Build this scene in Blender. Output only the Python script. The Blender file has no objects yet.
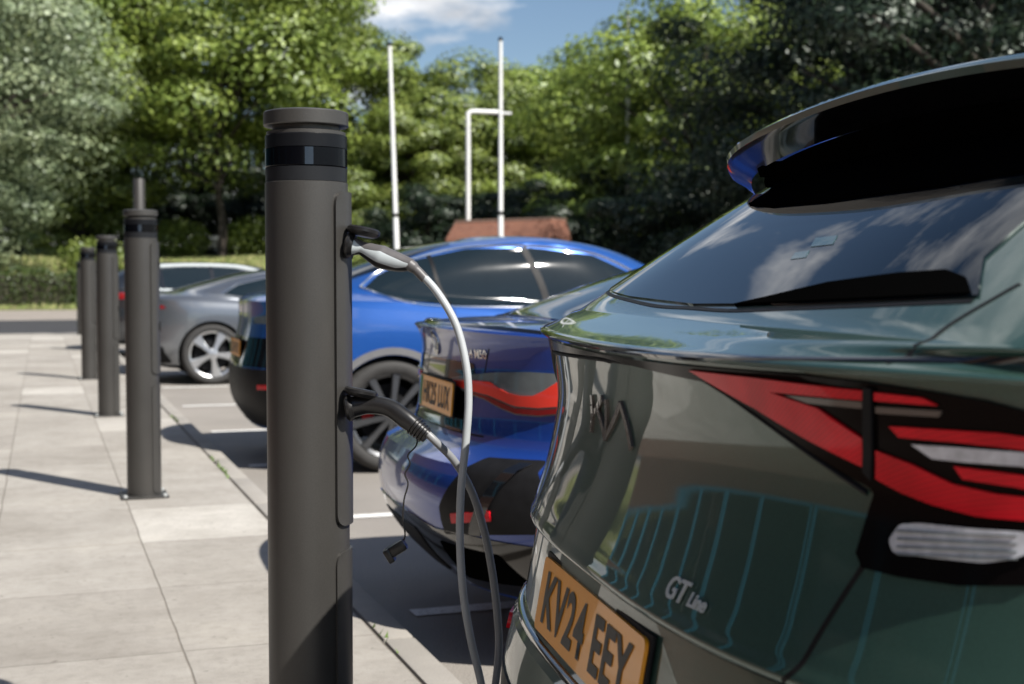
import bpy, bmesh, math, random
import numpy as np
from mathutils import Vector, Matrix
from mathutils.bvhtree import BVHTree
from mathutils.geometry import delaunay_2d_cdt
random.seed(7); rng = np.random.default_rng(7)
R = math.radians
scene = bpy.context.scene
COL = scene.collection

# ------------------------------------------------------------------ camera
CAM_Z, F = 1.14, 1350.0
YAW, PITCH = math.atan(470/F), math.atan(63/F)
cd = bpy.data.cameras.new('camera'); cam = bpy.data.objects.new('camera', cd); COL.objects.link(cam)
cam.location = (0, 0, CAM_Z); cam.rotation_euler = (R(90)-PITCH, 0, -YAW)
cd.sensor_width = 36; cd.lens = F/1024*36; cd.clip_end = 2000; cd.clip_start = 0.05
cd.dof.use_dof = True; cd.dof.focus_distance = 2.35; cd.dof.aperture_fstop = 5.6
scene.camera = cam
cam_m = Matrix.Translation((0, 0, CAM_Z)) @ cam.rotation_euler.to_matrix().to_4x4()
def ray(px, py):
    return (cam_m.to_3x3() @ Vector(((px-512)/F, (342-py)/F, -1))).normalized()
def at(px, py, D):
    """point seen at a pixel of the photo at camera depth D"""
    return Vector((0, 0, CAM_Z)) + (cam_m.to_3x3() @ Vector(((px-512)/F, (342-py)/F, -1)))*D
def on_ground(px, py, z=0.0):
    d = ray(px, py); t = (z-CAM_Z)/d.z
    return Vector((0, 0, CAM_Z)) + d*t

# ------------------------------------------------------------------ materials
def nmat(name):
    m = bpy.data.materials.new(name); m.use_nodes = True
    nt = m.node_tree; b = nt.nodes['Principled BSDF']
    return m, nt, b
def L(nt, a, b): nt.links.new(a, b)
def coords(nt, kind='Object', scale=None):
    tc = nt.nodes.new('ShaderNodeTexCoord')
    if scale is None: return tc.outputs[kind]
    mp = nt.nodes.new('ShaderNodeMapping'); mp.inputs['Scale'].default_value = scale
    L(nt, tc.outputs[kind], mp.inputs['Vector']); return mp.outputs['Vector']
def noise(nt, vec, scale, detail=4, rough=.55):
    n = nt.nodes.new('ShaderNodeTexNoise'); n.inputs['Scale'].default_value = scale
    n.inputs['Detail'].default_value = detail; n.inputs['Roughness'].default_value = rough
    if vec is not None: L(nt, vec, n.inputs['Vector'])
    return n.outputs['Fac']
def ramp(nt, fac, stops):
    r = nt.nodes.new('ShaderNodeValToRGB')
    while len(r.color_ramp.elements) < len(stops): r.color_ramp.elements.new(.5)
    for e, (p, c) in zip(r.color_ramp.elements, stops):
        e.position = p; e.color = (*c, 1) if len(c) == 3 else c
    L(nt, fac, r.inputs['Fac']); return r.outputs['Color']
def mix(nt, fac, a, b, mode='MIX'):
    m = nt.nodes.new('ShaderNodeMix'); m.data_type = 'RGBA'; m.blend_type = mode
    for sock, v in ((m.inputs[0], fac), (m.inputs[6], a), (m.inputs[7], b)):
        if isinstance(v, (int, float)): sock.default_value = v
        elif isinstance(v, tuple): sock.default_value = (*v, 1)
        else: L(nt, v, sock)
    return m.outputs[2]
def bump(nt, b, h, strength=.3, dist=.01):
    n = nt.nodes.new('ShaderNodeBump'); n.inputs['Strength'].default_value = strength
    n.inputs['Distance'].default_value = dist; L(nt, h, n.inputs['Height']); L(nt, n.outputs['Normal'], b.inputs['Normal'])
def flat(name, col, rough=.5, metal=0, coat=0, spec=.5, var=.12, vscale=8, alpha=None, coat_r=.02):
    """plain surface with a little procedural tone and gloss variation"""
    m, nt, b = nmat(name)
    f = noise(nt, coords(nt), vscale, 5)
    c = ramp(nt, f, [(.3, tuple(x*(1-var) for x in col)), (.7, tuple(min(1, x*(1+var)) for x in col))])
    L(nt, c, b.inputs['Base Color'])
    mr = nt.nodes.new('ShaderNodeMapRange'); mr.inputs['To Min'].default_value = rough*.85; mr.inputs['To Max'].default_value = min(1, rough*1.2)
    L(nt, f, mr.inputs['Value']); L(nt, mr.outputs['Result'], b.inputs['Roughness'])
    b.inputs['Metallic'].default_value = metal; b.inputs['Coat Weight'].default_value = coat
    b.inputs['Coat Roughness'].default_value = coat_r; b.inputs['Specular IOR Level'].default_value = spec
    return m
def paint(name, col, metal=.6, rough=.38, dust=.25, ior=1.7):
    """metallic flake car paint under clear coat, with thin road dust"""
    m, nt, b = nmat(name)
    v = coords(nt)
    fl = noise(nt, v, 900, 2)
    c = ramp(nt, fl, [(.35, tuple(x*.8 for x in col)), (.65, tuple(min(1, x*1.2) for x in col))])
    L(nt, c, b.inputs['Base Color']); b.inputs['Metallic'].default_value = metal
    b.inputs['Roughness'].default_value = rough
    b.inputs['Coat Weight'].default_value = 1
    d = noise(nt, v, 5, 8, .7)
    mr = nt.nodes.new('ShaderNodeMapRange'); mr.inputs['From Min'].default_value = .35; mr.inputs['From Max'].default_value = .8
    mr.inputs['To Min'].default_value = .008; mr.inputs['To Max'].default_value = .02+dust*.12
    L(nt, d, mr.inputs['Value']); L(nt, mr.outputs['Result'], b.inputs['Coat Roughness'])
    b.inputs['Coat IOR'].default_value = ior
    return m
M = {}
M['kia'] = paint('moss_paint', (.034, .080, .064), .45, .38, ior=1.65)
M['navy'] = paint('navy_paint', (.008, .045, .27), .40, .36, ior=1.6)
M['blue'] = paint('bright_blue_paint', (.013, .085, .34), .4, .36)
M['silver'] = paint('grey_silver_paint', (.19, .205, .225), .75, .30)
M['dark'] = paint('dark_grey_paint', (.03, .034, .04), .6, .36)
M['gloss'] = flat('gloss_black', (.006, .006, .007), .12, coat=1, var=.1)
M['glass'] = flat('tinted_glass', (.002, .005, .009), .02, spec=.5, var=.05)
M['glass_l'] = flat('side_glass', (.008, .014, .018), .03, spec=.5, var=.05)
M['trim'] = flat('black_plastic', (.010, .010, .011), .5, spec=.15, var=.2, vscale=30)
M['rubber'] = flat('tyre_rubber', (.028, .027, .026), .75, var=.25, vscale=20)
M['sky_reflect_blue'] = flat('tip_sky_reflection', (.20, .30, .55), .25, metal=.6, var=.04)  # blue tone paints the sky's reflection onto the spoiler tips
M['chrome'] = flat('chrome', (.75, .76, .78), .12, metal=1, var=.04)
M['alloy'] = flat('alloy', (.52, .53, .54), .3, metal=.85, var=.06)
M['alloy_d'] = flat('dark_alloy', (.10, .103, .108), .35, metal=.8, var=.1)
def mat_red():
    m, nt, b = nmat('red_lens'); v = coords(nt, 'Object')
    w = nt.nodes.new('ShaderNodeTexWave'); w.wave_type = 'BANDS'; w.bands_direction = 'DIAGONAL'; w.inputs['Scale'].default_value = 130; w.inputs['Distortion'].default_value = .3; L(nt, v, w.inputs['Vector'])
    f = noise(nt, v, 14, 3)
    c = mix(nt, .72, ramp(nt, w.outputs['Fac'], [(.2, (.40, .003, .010)), (.8, (.78, .008, .022))]), ramp(nt, f, [(.3, (.42, .003, .010)), (.7, (.74, .007, .02))]))
    L(nt, c, b.inputs['Base Color']); b.inputs['Roughness'].default_value = .28; b.inputs['Coat Weight'].default_value = .5; b.inputs['Coat Roughness'].default_value = .01; b.inputs['Specular IOR Level'].default_value = .2
    return m
M['red'] = mat_red()
M['deepblack'] = flat('deep_black', (.002, .002, .002), .5, spec=0, var=.1)
M['lampblack'] = flat('lamp_black', (.004, .003, .003), .14, spec=.12, var=.1)
M['red_d'] = flat('dark_red_lens', (.20, .006, .008), .2, coat=.6)
M['red_b'] = flat('bright_red_lens', (.85, .05, .03), .2, coat=1, var=.08)
M['lens'] = flat('clear_lens', (.55, .56, .60), .15, coat=1, var=.2, vscale=90)
M['smoke'] = flat('smoked_lens', (.15, .165, .165), .14, coat=1, var=.2)
M['brownbar'] = flat('grey_reflector', (.09, .075, .065), .25, coat=1)
M['plate'] = flat('yellow_plate', (.85, .34, .010), .35, coat=.35, var=.06, vscale=14)
M['plate_w'] = flat('plate_green', (.01, .16, .05), .4)
M['ink'] = flat('plate_black', (.01, .01, .01), .45)
M['steel'] = flat('galvanised', (.50, .52, .51), .5, metal=.3, var=.1, vscale=3)
M['caliper'] = flat('red_caliper', (.5, .01, .01), .35)
M['white'] = flat('white_plastic', (.78, .78, .76), .4, var=.05)
M['label'] = flat('sticker', (.8, .8, .8), .5, var=.05)
def mat_bollard():
    m, nt, b = nmat('bollard_coating'); v = coords(nt)
    f = noise(nt, v, 420, 3); g = noise(nt, coords(nt, 'Object', (1, 1, .35)), 7, 6, .6)
    c = mix(nt, .5, ramp(nt, f, [(.3, (.044, .042, .039)), (.7, (.064, .061, .056))]), ramp(nt, g, [(.3, (.044, .042, .039)), (.75, (.070, .067, .062))]))
    st = noise(nt, v, 90, 3)
    c = mix(nt, ramp(nt, st, [(.74, (0, 0, 0)), (.78, (.35, .35, .35))]), c, (.14, .13, .12))
    L(nt, c, b.inputs['Base Color']); b.inputs['Roughness'].default_value = .42; b.inputs['Metallic'].default_value = .35
    bump(nt, b, f, .25, .0006); return m
M['bollard'] = mat_bollard()
M['cable'] = flat('cable_grey', (.34, .36, .37), .42, var=.08, vscale=12)
M['grip'] = flat('grip_grey', (.085, .08, .08), .45, var=.1, vscale=40)
M['handle_w'] = flat('handle_pale', (.42, .46, .47), .38, var=.04)
M['handle_b'] = flat('handle_black', (.012, .0115, .0115), .33, spec=.35, coat=.15, var=.2, vscale=40)

# ------------------------------------------------------------------ object helpers
def tag(o, label=None, cat=None, group=None, kind=None):
    if label: o['label'] = label
    if cat: o['category'] = cat
    if group: o['group'] = group
    if kind: o['kind'] = kind
    return o
def empty(name, loc=(0, 0, 0), rz=0, label=None, cat=None, group=None):
    o = bpy.data.objects.new(name, None); COL.objects.link(o)
    o.location = loc; o.rotation_euler = (0, 0, rz); o.empty_display_size = .1
    return tag(o, label, cat, group)
def link(name, me, mat, parent=None):
    o = bpy.data.objects.new(name, me); COL.objects.link(o)
    if mat is not None and not me.materials: me.materials.append(mat)
    if parent is not None: o.parent = parent
    return o
def from_bm(name, bm, mat, parent=None, smooth=True, angle=35):
    me = bpy.data.meshes.new(name)
    bmesh.ops.recalc_face_normals(bm, faces=bm.faces[:])
    for f in bm.faces: f.smooth = smooth
    if smooth:
        for e in bm.edges:
            if len(e.link_faces) == 2 and e.calc_face_angle(0) > R(angle): e.smooth = False
    bm.to_mesh(me); bm.free()
    return link(name, me, mat, parent)
def add_box(bm, c, s, rot=None, bev=0):
    m = Matrix.Translation(c) @ (rot.to_4x4() if rot else Matrix.Identity(4)) @ Matrix.Diagonal((*s, 1))
    r = bmesh.ops.create_cube(bm, size=1, matrix=m)
    if bev:
        es = list({e for v in r['verts'] for e in v.link_edges})
        bmesh.ops.bevel(bm, geom=es, offset=bev, segments=2, affect='EDGES', profile=.6)
def box(name, c, s, mat, parent=None, bev=0, rot=None):
    bm = bmesh.new(); add_box(bm, c, s, rot, bev); return from_bm(name, bm, mat, parent)
def add_lathe(bm, prof, seg=32, axis='z', c=(0, 0, 0), closed=False, caps=True):
    rings = []
    for (r, h) in prof:
        ring = []
        for k in range(seg):
            a = 2*math.pi*k/seg
            p = (r*math.cos(a), r*math.sin(a), h) if axis == 'z' else (r*math.cos(a), h, r*math.sin(a))
            ring.append(bm.verts.new(Vector(p)+Vector(c)))
        rings.append(ring)
    n = len(rings)
    for i in range(n if closed else n-1):
        a, b = rings[i], rings[(i+1) % n]
        for k in range(seg):
            bm.faces.new((a[k], a[(k+1) % seg], b[(k+1) % seg], b[k]))
    if not closed and caps:
        for ring in (rings[0], rings[-1]):
            try: bm.faces.new(ring)
            except ValueError: pass
def catmull(pts, sub):
    pts = [Vector(p) for p in pts]; out = []
    P = [pts[0]*2-pts[1]] + pts + [pts[-1]*2-pts[-2]]
    for i in range(1, len(P)-2):
        for k in range(sub):
            t = k/sub; a, b, c, d = P[i-1], P[i], P[i+1], P[i+2]
            out.append(.5*((2*b)+(c-a)*t+(2*a-5*b+4*c-d)*t*t+(3*b-a-3*c+d)*t*t*t))
    out.append(pts[-1]); return out
def add_tube(bm, pts, rad, seg=14, squash=None):
    """tube along pts; rad a number or list; squash(i)->(ry,rz) factors"""
    n = len(pts); pts = [Vector(p) for p in pts]; rings = []
    up = Vector((0, 0, 1)); prev = None
    for i, p in enumerate(pts):
        t = (pts[min(i+1, n-1)]-pts[max(i-1, 0)]).normalized()
        if prev is None:
            ref = up if abs(t.z) < .9 else Vector((0, 1, 0))
            s = t.cross(ref).normalized()
        else: s = (prev - t*prev.dot(t)).normalized()
        prev = s; w = s.cross(t)
        r = rad[i] if isinstance(rad, (list, tuple)) else rad
        ra, rb = squash(i) if squash else (1, 1)
        rings.append([bm.verts.new(p + s*(r*ra*math.cos(2*math.pi*k/seg)) + w*(r*rb*math.sin(2*math.pi*k/seg))) for k in range(seg)])
    for a, b in zip(rings, rings[1:]):
        for k in range(seg): bm.faces.new((a[k], a[(k+1) % seg], b[(k+1) % seg], b[k]))
    bm.faces.new(rings[0]); bm.faces.new(rings[-1])
def tube(name, pts, rad, mat, parent=None, seg=14, squash=None):
    bm = bmesh.new(); add_tube(bm, pts, rad, seg, squash); return from_bm(name, bm, mat, parent)
def text_mesh(body, size, extrude=0.0, bold=0.0, spacing=1.0):
    cu = bpy.data.curves.new('lettering', 'FONT'); cu.body = body; cu.size = size
    cu.extrude = extrude; cu.offset = bold; cu.space_character = spacing; cu.align_x = 'CENTER'; cu.align_y = 'CENTER'
    cu.resolution_u = 4
    o = bpy.data.objects.new('lettering', cu); COL.objects.link(o)
    dg = bpy.context.evaluated_depsgraph_get(); dg.update()
    me = bpy.data.meshes.new_from_object(o.evaluated_get(dg)); me.materials.clear()
    bpy.data.objects.remove(o); bpy.data.curves.remove(cu)
    return me

# ------------------------------------------------------------------ car bodies as stacked plan rings
def ring_pts(r, NA=22, NS=40):
    """half ring from rear centre round the near (+v) side to the front centre"""
    ur, uf, W, Lr, Lf, nr, nf = r['ur'], r['uf'], r['W'], r.get('Lr', .9), r.get('Lf', .9), r.get('nr', 3.), r.get('nf', 2.6)
    z0, z1, z2 = r['z']
    Wr, Wf = r.get('Wr', W), r.get('Wf', W)
    out = []
    for i in range(NA+1):
        a = (i/NA)*math.pi/2; a = a*(.55+.45*a/(math.pi/2)) if False else a
        out.append((ur+Lr*(1-math.cos(a)**(2/nr)), W*math.sin(a)**(2/nr) if i else 0))
    ua, ub = ur+Lr, uf-Lf
    for i in range(1, NS): out.append((ua+(ub-ua)*i/NS, W))
    for i in range(NA+1):
        a = (1-i/NA)*math.pi/2
        out.append((uf-Lf*(1-math.cos(a)**(2/nf)), W*math.sin(a)**(2/nf) if i < NA else 0))
    res = []
    for u, v in out:
        f = (u-ur)/(uf-ur)
        z = z0*(1-f)*(1-2*f)+z1*4*f*(1-f)+z2*f*(2*f-1)
        z -= r.get('drop', 0)*(v/W)**2
        v *= 1-r.get('taper_f', .05)*max(0, f-.6)**2*6-r.get('taper_r', .0)*max(0, .3-f)
        res.append(Vector((u, v, z)))
    return res
class Car: pass
def car_body(rings, mat, root, crown=.04, sub=5, wheels=(), wheel_r=.36, arch=.02, NA=22, NS=40, track=.80):
    cols = [ring_pts(r, NA, NS) for r in rings]
    N = len(cols[0])
    rows, sharp_rows = [cols[0]], set()
    segs, cur = [], [0]
    for k in range(1, len(rings)):
        cur.append(k)
        if rings[k].get('sharp') or k == len(rings)-1: segs.append(cur); cur = [k]
    for sg in segs:
        m = len(sg); s = sub if m > 1 else 1
        for q in range(m-1):
            for t in range(1, s+1):
                tt = t/s; row = []
                for j in range(N):
                    b, c = cols[sg[q]][j], cols[sg[q+1]][j]
                    a = cols[sg[q-1]][j] if q > 0 else b*2-c
                    d = cols[sg[q+2]][j] if q+2 < m else c*2-b
                    # tangents limited so that uneven ring spacing does not overshoot
                    l0, l1, l2 = max((b-a).length, 1e-4), max((c-b).length, 1e-4), max((d-c).length, 1e-4)
                    m1 = ((c-b)/l1*l0+(b-a)/l0*l1)/(l0+l1)*l1
                    m2 = ((d-c)/l2*l1+(c-b)/l1*l2)/(l1+l2)*l1
                    h = tt
                    row.append(b*(2*h**3-3*h*h+1)+m1*(h**3-2*h*h+h)+c*(-2*h**3+3*h*h)+m2*(h**3-h*h))
                rows.append(row)
    bm = bmesh.new()
    G = []
    for row in rows:
        half = [bm.verts.new(p) for p in row]
        other = [half[0]]+[bm.verts.new((p.x, -p.y, p.z)) for p in row[1:-1]]+[half[-1]]
        G.append((half, other))
    for (a, ao), (b, bo) in zip(G, G[1:]):
        for j in range(N-1):
            bm.faces.new((a[j], a[j+1], b[j+1], b[j])); bm.faces.new((ao[j], bo[j], bo[j+1], ao[j+1]))
    def cap(half, other, crown):
        K = 10; prev = [half[0]]*(K+1)
        for j in range(1, N):
            if j == N-1: line = [half[-1]]*(K+1)
            else:
                line = []
                for k in range(K+1):
                    if k == 0: line.append(half[j])
                    elif k == K: line.append(other[j])
                    else:
                        f = k/K; p = half[j].co.lerp(other[j].co, f)
                        p.z += crown*(1-(2*f-1)**2)*min(1, (half[j].co.y/half[N//2].co.y)**1.0); line.append(bm.verts.new(p))
            for k in range(K):
                vs = []
                for v in (prev[k], prev[k+1], line[k+1], line[k]):
                    if v not in vs: vs.append(v)
                if len(vs) >= 3: bm.faces.new(vs)
            prev = line
    cap(*G[-1], crown); cap(*G[0], 0)
    bmesh.ops.recalc_face_normals(bm, faces=bm.faces[:])
    c = Car(); c.root = root; c.G = rows
    bm.normal_update()
    tri = bm.copy(); bmesh.ops.triangulate(tri, faces=tri.faces[:]); tri.normal_update()
    tri.verts.ensure_lookup_table(); tri.faces.ensure_lookup_table()
    c.V = [v.co.copy() for v in tri.verts]; c.Nn = [v.normal.copy() for v in tri.verts]
    c.Fc = [tuple(v.index for v in f.verts) for f in tri.faces]
    tri.verts.index_update()
    c.bvh = BVHTree.FromPolygons(c.V, c.Fc); tri.free()
    me = bpy.data.meshes.new('body')
    bm.to_mesh(me); bm.free(); me.materials.append(mat); me.materials.append(M['trim'])
    body = link('body', me, None, root)
    cutters = []
    for wu in wheels:
        for sgn in (1, -1):
            cb = bmesh.new()
            add_lathe(cb, [(wheel_r+arch, .58*sgn), (wheel_r+arch, 1.1*sgn)], 56, 'y', (wu, 0, wheel_r))
            bmesh.ops.recalc_face_normals(cb, faces=cb.faces[:])
            cm = bpy.data.meshes.new('cutter'); cb.to_mesh(cm); cb.free(); cm.materials.append(M['trim'])
            co = bpy.data.objects.new('cutter', cm); COL.objects.link(co); co.parent = root; cutters.append(co)
            md = body.modifiers.new('b', 'BOOLEAN'); md.operation = 'DIFFERENCE'; md.object = co; md.solver = 'EXACT'; md.material_mode = 'TRANSFER'
    bpy.context.view_layer.update()
    dg = bpy.context.evaluated_depsgraph_get(); dg.update()
    nm = bpy.data.meshes.new_from_object(body.evaluated_get(dg))
    body.modifiers.clear(); body.data = nm
    for co in cutters: bpy.data.objects.remove(co)
    b2 = bmesh.new(); b2.from_mesh(nm)
    for f in b2.faces: f.smooth = True
    for e in b2.edges:
        if len(e.link_faces) == 2:
            e.smooth = not (e.calc_face_angle(0) > R(24) or e.link_faces[0].material_index != e.link_faces[1].material_index)
    b2.to_mesh(nm); b2.free()
    c.body = body
    c.mw = Matrix.Translation(root.location) @ root.rotation_euler.to_matrix().to_4x4(); c.mwi = c.mw.inverted()
    return c
def smooth_hit(c, o, d):
    loc, n, idx, dist = c.bvh.ray_cast(o, d)
    if loc is None:
        loc, n, idx, dist = c.bvh.find_nearest(o)
    return loc, idx
def nrm(c, loc, idx):
    a, b, e = (c.V[i] for i in c.Fc[idx]); na, nb, ne = (c.Nn[i] for i in c.Fc[idx])
    v0, v1, v2 = b-a, e-a, loc-a
    d00, d01, d11, d20, d21 = v0.dot(v0), v0.dot(v1), v1.dot(v1), v2.dot(v0), v2.dot(v1)
    den = d00*d11-d01*d01
    if abs(den) < 1e-14: return na
    y = (d11*d20-d01*d21)/den; z = (d00*d21-d01*d20)/den; x = 1-y-z
    return (na*x+nb*y+ne*z).normalized()
def px_hit(c, px, py):
    o = c.mwi @ Vector((0, 0, CAM_Z)); d = (c.mwi.to_3x3() @ ray(px, py)).normalized()
    loc, n, idx, dist = c.bvh.ray_cast(o, d)
    if loc is None:      # just past the silhouette: nearest point of the body
        best = min((o+d*(1.2+.02*i) for i in range(120)), key=lambda q: (c.bvh.find_nearest(q)[0]-q).length)
        loc = c.bvh.find_nearest(best)[0]
    return loc
AX = {'rear': (lambda p: (p[1], p[2]), lambda a, b: (Vector((-3, a, b)), Vector((1, 0, 0)))),
      'near': (lambda p: (p[0], p[2]), lambda a, b: (Vector((a, -4, b)), Vector((0, 1, 0)))),
      'far': (lambda p: (p[0], p[2]), lambda a, b: (Vector((a, 4, b)), Vector((0, -1, 0)))),
      'front': (lambda p: (p[1], p[2]), lambda a, b: (Vector((8, a, b)), Vector((-1, 0, 0)))),
      'top': (lambda p: (p[0], p[1]), lambda a, b: (Vector((a, b, 4)), Vector((0, 0, -1))))}
def rounded(poly, r, seg=4):
    if r <= 0: return poly
    out = []; n = len(poly)
    for i in range(n):
        p, q, s = Vector(poly[i-1]), Vector(poly[i]), Vector(poly[(i+1) % n])
        a, b = p-q, s-q; k = min(r, a.length*.45, b.length*.45)
        A, B = q+a.normalized()*k, q+b.normalized()*k
        for t in range(seg+1):
            f = t/seg; out.append(tuple(A*(1-f)**2+q*2*f*(1-f)+B*f*f))
    return out
def patch(c, name, axis, poly, mat, off=.003, h=.03, r=0, parent=None, depth=.006, label=None):
    """panel that follows the car's surface inside an outline given in the axis' plane"""
    to2, fr = AX[axis]
    poly = rounded(poly, r)
    ring = []
    for i in range(len(poly)):
        a, b = Vector(poly[i]), Vector(poly[(i+1) % len(poly)])
        n = max(1, int((b-a).length/h+.5))
        for k in range(n): ring.append(a.lerp(b, k/n))
    nb = len(ring); xs = [p.x for p in ring]; ys = [p.y for p in ring]
    pts = list(ring)
    def inside(x, y):
        s = False; j = nb-1
        for i in range(nb):
            if (ring[i].y > y) != (ring[j].y > y) and x < (ring[j].x-ring[i].x)*(y-ring[i].y)/(ring[j].y-ring[i].y)+ring[i].x: s = not s
            j = i
        return s
    y = min(ys)+h*.5; row = 0
    while y < max(ys):
        x = min(xs)+h*(.5 if row % 2 else .0)
        while x < max(xs):
            if inside(x, y) and min((Vector((x, y))-q).length for q in ring) > h*.4: pts.append(Vector((x, y)))
            x += h
        y += h*.87; row += 1
    V, _, Fs, ov, _, _ = delaunay_2d_cdt(pts, [], [list(range(nb))], 1, 1e-7)
    P3, NN = [], []
    for p in V:
        o, d = fr(p.x, p.y); loc, idx = smooth_hit(c, o, d); n = nrm(c, loc, idx)
        P3.append(loc+n*off); NN.append(n)
    me = bpy.data.meshes.new(name)
    Fs = [tuple(f) for f in Fs]
    cnt = {}
    for f in Fs:
        for a, b in zip(f, f[1:]+f[:1]): cnt[(min(a, b), max(a, b))] = cnt.get((min(a, b), max(a, b)), 0)+1
    ids, verts, norms, faces = {}, list(P3), list(NN), list(Fs)
    for f in Fs:
        for a, b in zip(f, f[1:]+f[:1]):
            if cnt[(min(a, b), max(a, b))] == 1:
                q = []
                for k, s in ((b, 0), (a, 0), (a, 1), (b, 1)):
                    if (k, s) not in ids:
                        ids[(k, s)] = len(verts); verts.append(P3[k]-NN[k]*(depth if s else 0)); norms.append(None)
                    q.append(ids[(k, s)])
                faces.append(tuple(q))
    me.from_pydata([tuple(v) for v in verts], [], faces)
    bm = bmesh.new(); bm.from_mesh(me); bm.faces.ensure_lookup_table(); bm.normal_update()
    nf = len(Fs); s = sum(bm.faces[i].normal.dot(NN[Fs[i][0]]) for i in range(nf))
    if s < 0:
        bmesh.ops.reverse_faces(bm, faces=bm.faces[:])
    for f in bm.faces: f.smooth = True
    bm.to_mesh(me); bm.free(); me.update()
    vn = [v.normal.copy() for v in me.vertices]
    me.normals_split_custom_set_from_vertices([tuple(norms[i]) if norms[i] is not None else tuple(vn[i]) for i in range(len(verts))])
    o = link(name, me, mat, parent or c.root)
    if label: o['label'] = label
    return o
def px_patch(c, name, axis, pix, mat, mirror=True, **kw):
    to2, fr = AX[axis]
    poly = [to2(px_hit(c, *p)) for p in pix]
    outs = [patch(c, name, axis, poly, mat, **kw)]
    if mirror:
        if axis == 'rear': outs.append(patch(c, name, axis, [(-a, b) for a, b in poly][::-1], mat, **kw))
        elif axis == 'near': outs.append(patch(c, name, 'far', poly, mat, **kw))
    return outs
def both(c, name, poly, mat, axis='near', **kw):
    if axis == 'near': return [patch(c, name, 'near', poly, mat, **kw), patch(c, name, 'far', poly, mat, **kw)]
    return [patch(c, name, axis, poly, mat, **kw), patch(c, name, axis, [(-a, b) for a, b in poly][::-1], mat, **kw)]
def line_on(c, name, axis, pts, width, mat, off=.002, sub=6, parent=None, raise_=.0):
    """thin strip (shut line, chrome trim) laid along the surface"""
    fr = AX[axis][1]
    P = [Vector((p[0], p[1], 0)) for p in pts]; P = catmull(P, sub) if len(P) > 2 else [P[0].lerp(P[1], k/8) for k in range(9)]
    L3, N3 = [], []
    for p in P:
        o, d = fr(p.x, p.y); loc, idx = smooth_hit(c, o, d); n = nrm(c, loc, idx); L3.append(loc); N3.append(n)
    bm = bmesh.new(); prev = None; n = len(P)
    for i in range(n):
        t = (L3[min(i+1, n-1)]-L3[max(i-1, 0)]).normalized(); s = t.cross(N3[i]).normalized()*width/2
        q = [bm.verts.new(L3[i]+s-N3[i]*.004), bm.verts.new(L3[i]+s*.8+N3[i]*off), bm.verts.new(L3[i]+N3[i]*(off+raise_)), bm.verts.new(L3[i]-s*.8+N3[i]*off), bm.verts.new(L3[i]-s-N3[i]*.004)]
        if prev:
            for k in range(4): bm.faces.new((prev[k], prev[k+1], q[k+1], q[k]))
        prev = q
    return from_bm(name, bm, mat, parent or c.root, angle=50)
def wheel(root, u, side, r, half, style, tire_w=.22, spokes=5, rim_r=.74, rot=0.0, disc=M['trim']):
    """side +1/-1; half = distance of the outer tyre wall from the centre line"""
    R0 = r*rim_r
    c = (u, side*half, r); s = -side
    bm = bmesh.new(); add_lathe(bm, [(.02, s*.10), (R0*.72, s*.10), (R0*.72, s*.12), (.02, s*.12)], 32, 'y', c)
    w = from_bm('wheel', bm, disc, root)
    bm = bmesh.new()
    add_lathe(bm, [(R0*.98, s*.012), (R0+.012, s*.001), ((R0+r)/2, -s*.006), (r-.02, s*.006), (r-.003, s*.035), (r, s*tire_w*.5), (r-.003, s*(tire_w-.03)), (r-.03, s*tire_w), (R0, s*tire_w)], 64, 'y', c, caps=False)
    from_bm('tyre', bm, M['rubber'], w, angle=60)
    bm = bmesh.new()
    add_lathe(bm, [(R0*.985, s*.006), (R0*.985, s*.02), (R0*.90, s*.035), (R0*.88, s*tire_w*.8), (R0*.99, s*tire_w*.85)], 56, 'y', c, caps=False)
    add_lathe(bm, [(.008, -s*.002), (.035, -s*.002), (.065, s*.010), (.075, s*.05), (.02, s*.05)], 24, 'y', c)
    for k in range(spokes):
        a = 2*math.pi*k/spokes+rot
        ca, sa = math.cos(a), math.sin(a)
        if style == 'blade':
            prof = [(.05, .022, .0), (.5, .036, .018), (.96, .068, .02)]
        else:
            prof = [(.05, .022, .0), (.5, .020, .012), (.97, .030, .016)]
        rings = []
        for f, wd, dp in prof:
            rr = R0*f; q = []
            tw = .05*f if style == 'blade' else 0
            for dx, dy in ((-wd, dp), (-wd*.7, dp-.012), (wd*.7, dp-.012), (wd, dp), (wd*.7, dp+.03), (-wd*.7, dp+.03)):
                x = rr*ca-(dx+tw)*sa; z = rr*sa+(dx+tw)*ca
                q.append(bm.verts.new((c[0]+x, c[1]+s*(dy+.008), c[2]+z)))
            rings.append(q)
        for A, B in zip(rings, rings[1:]):
            for q in range(6): bm.faces.new((A[q], A[(q+1) % 6], B[(q+1) % 6], B[q]))
        bm.faces.new(rings[0]); bm.faces.new(rings[-1])
    from_bm('rim', bm, M['alloy'] if style == 'blade' else M['alloy_d'], w)
    return w
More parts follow.
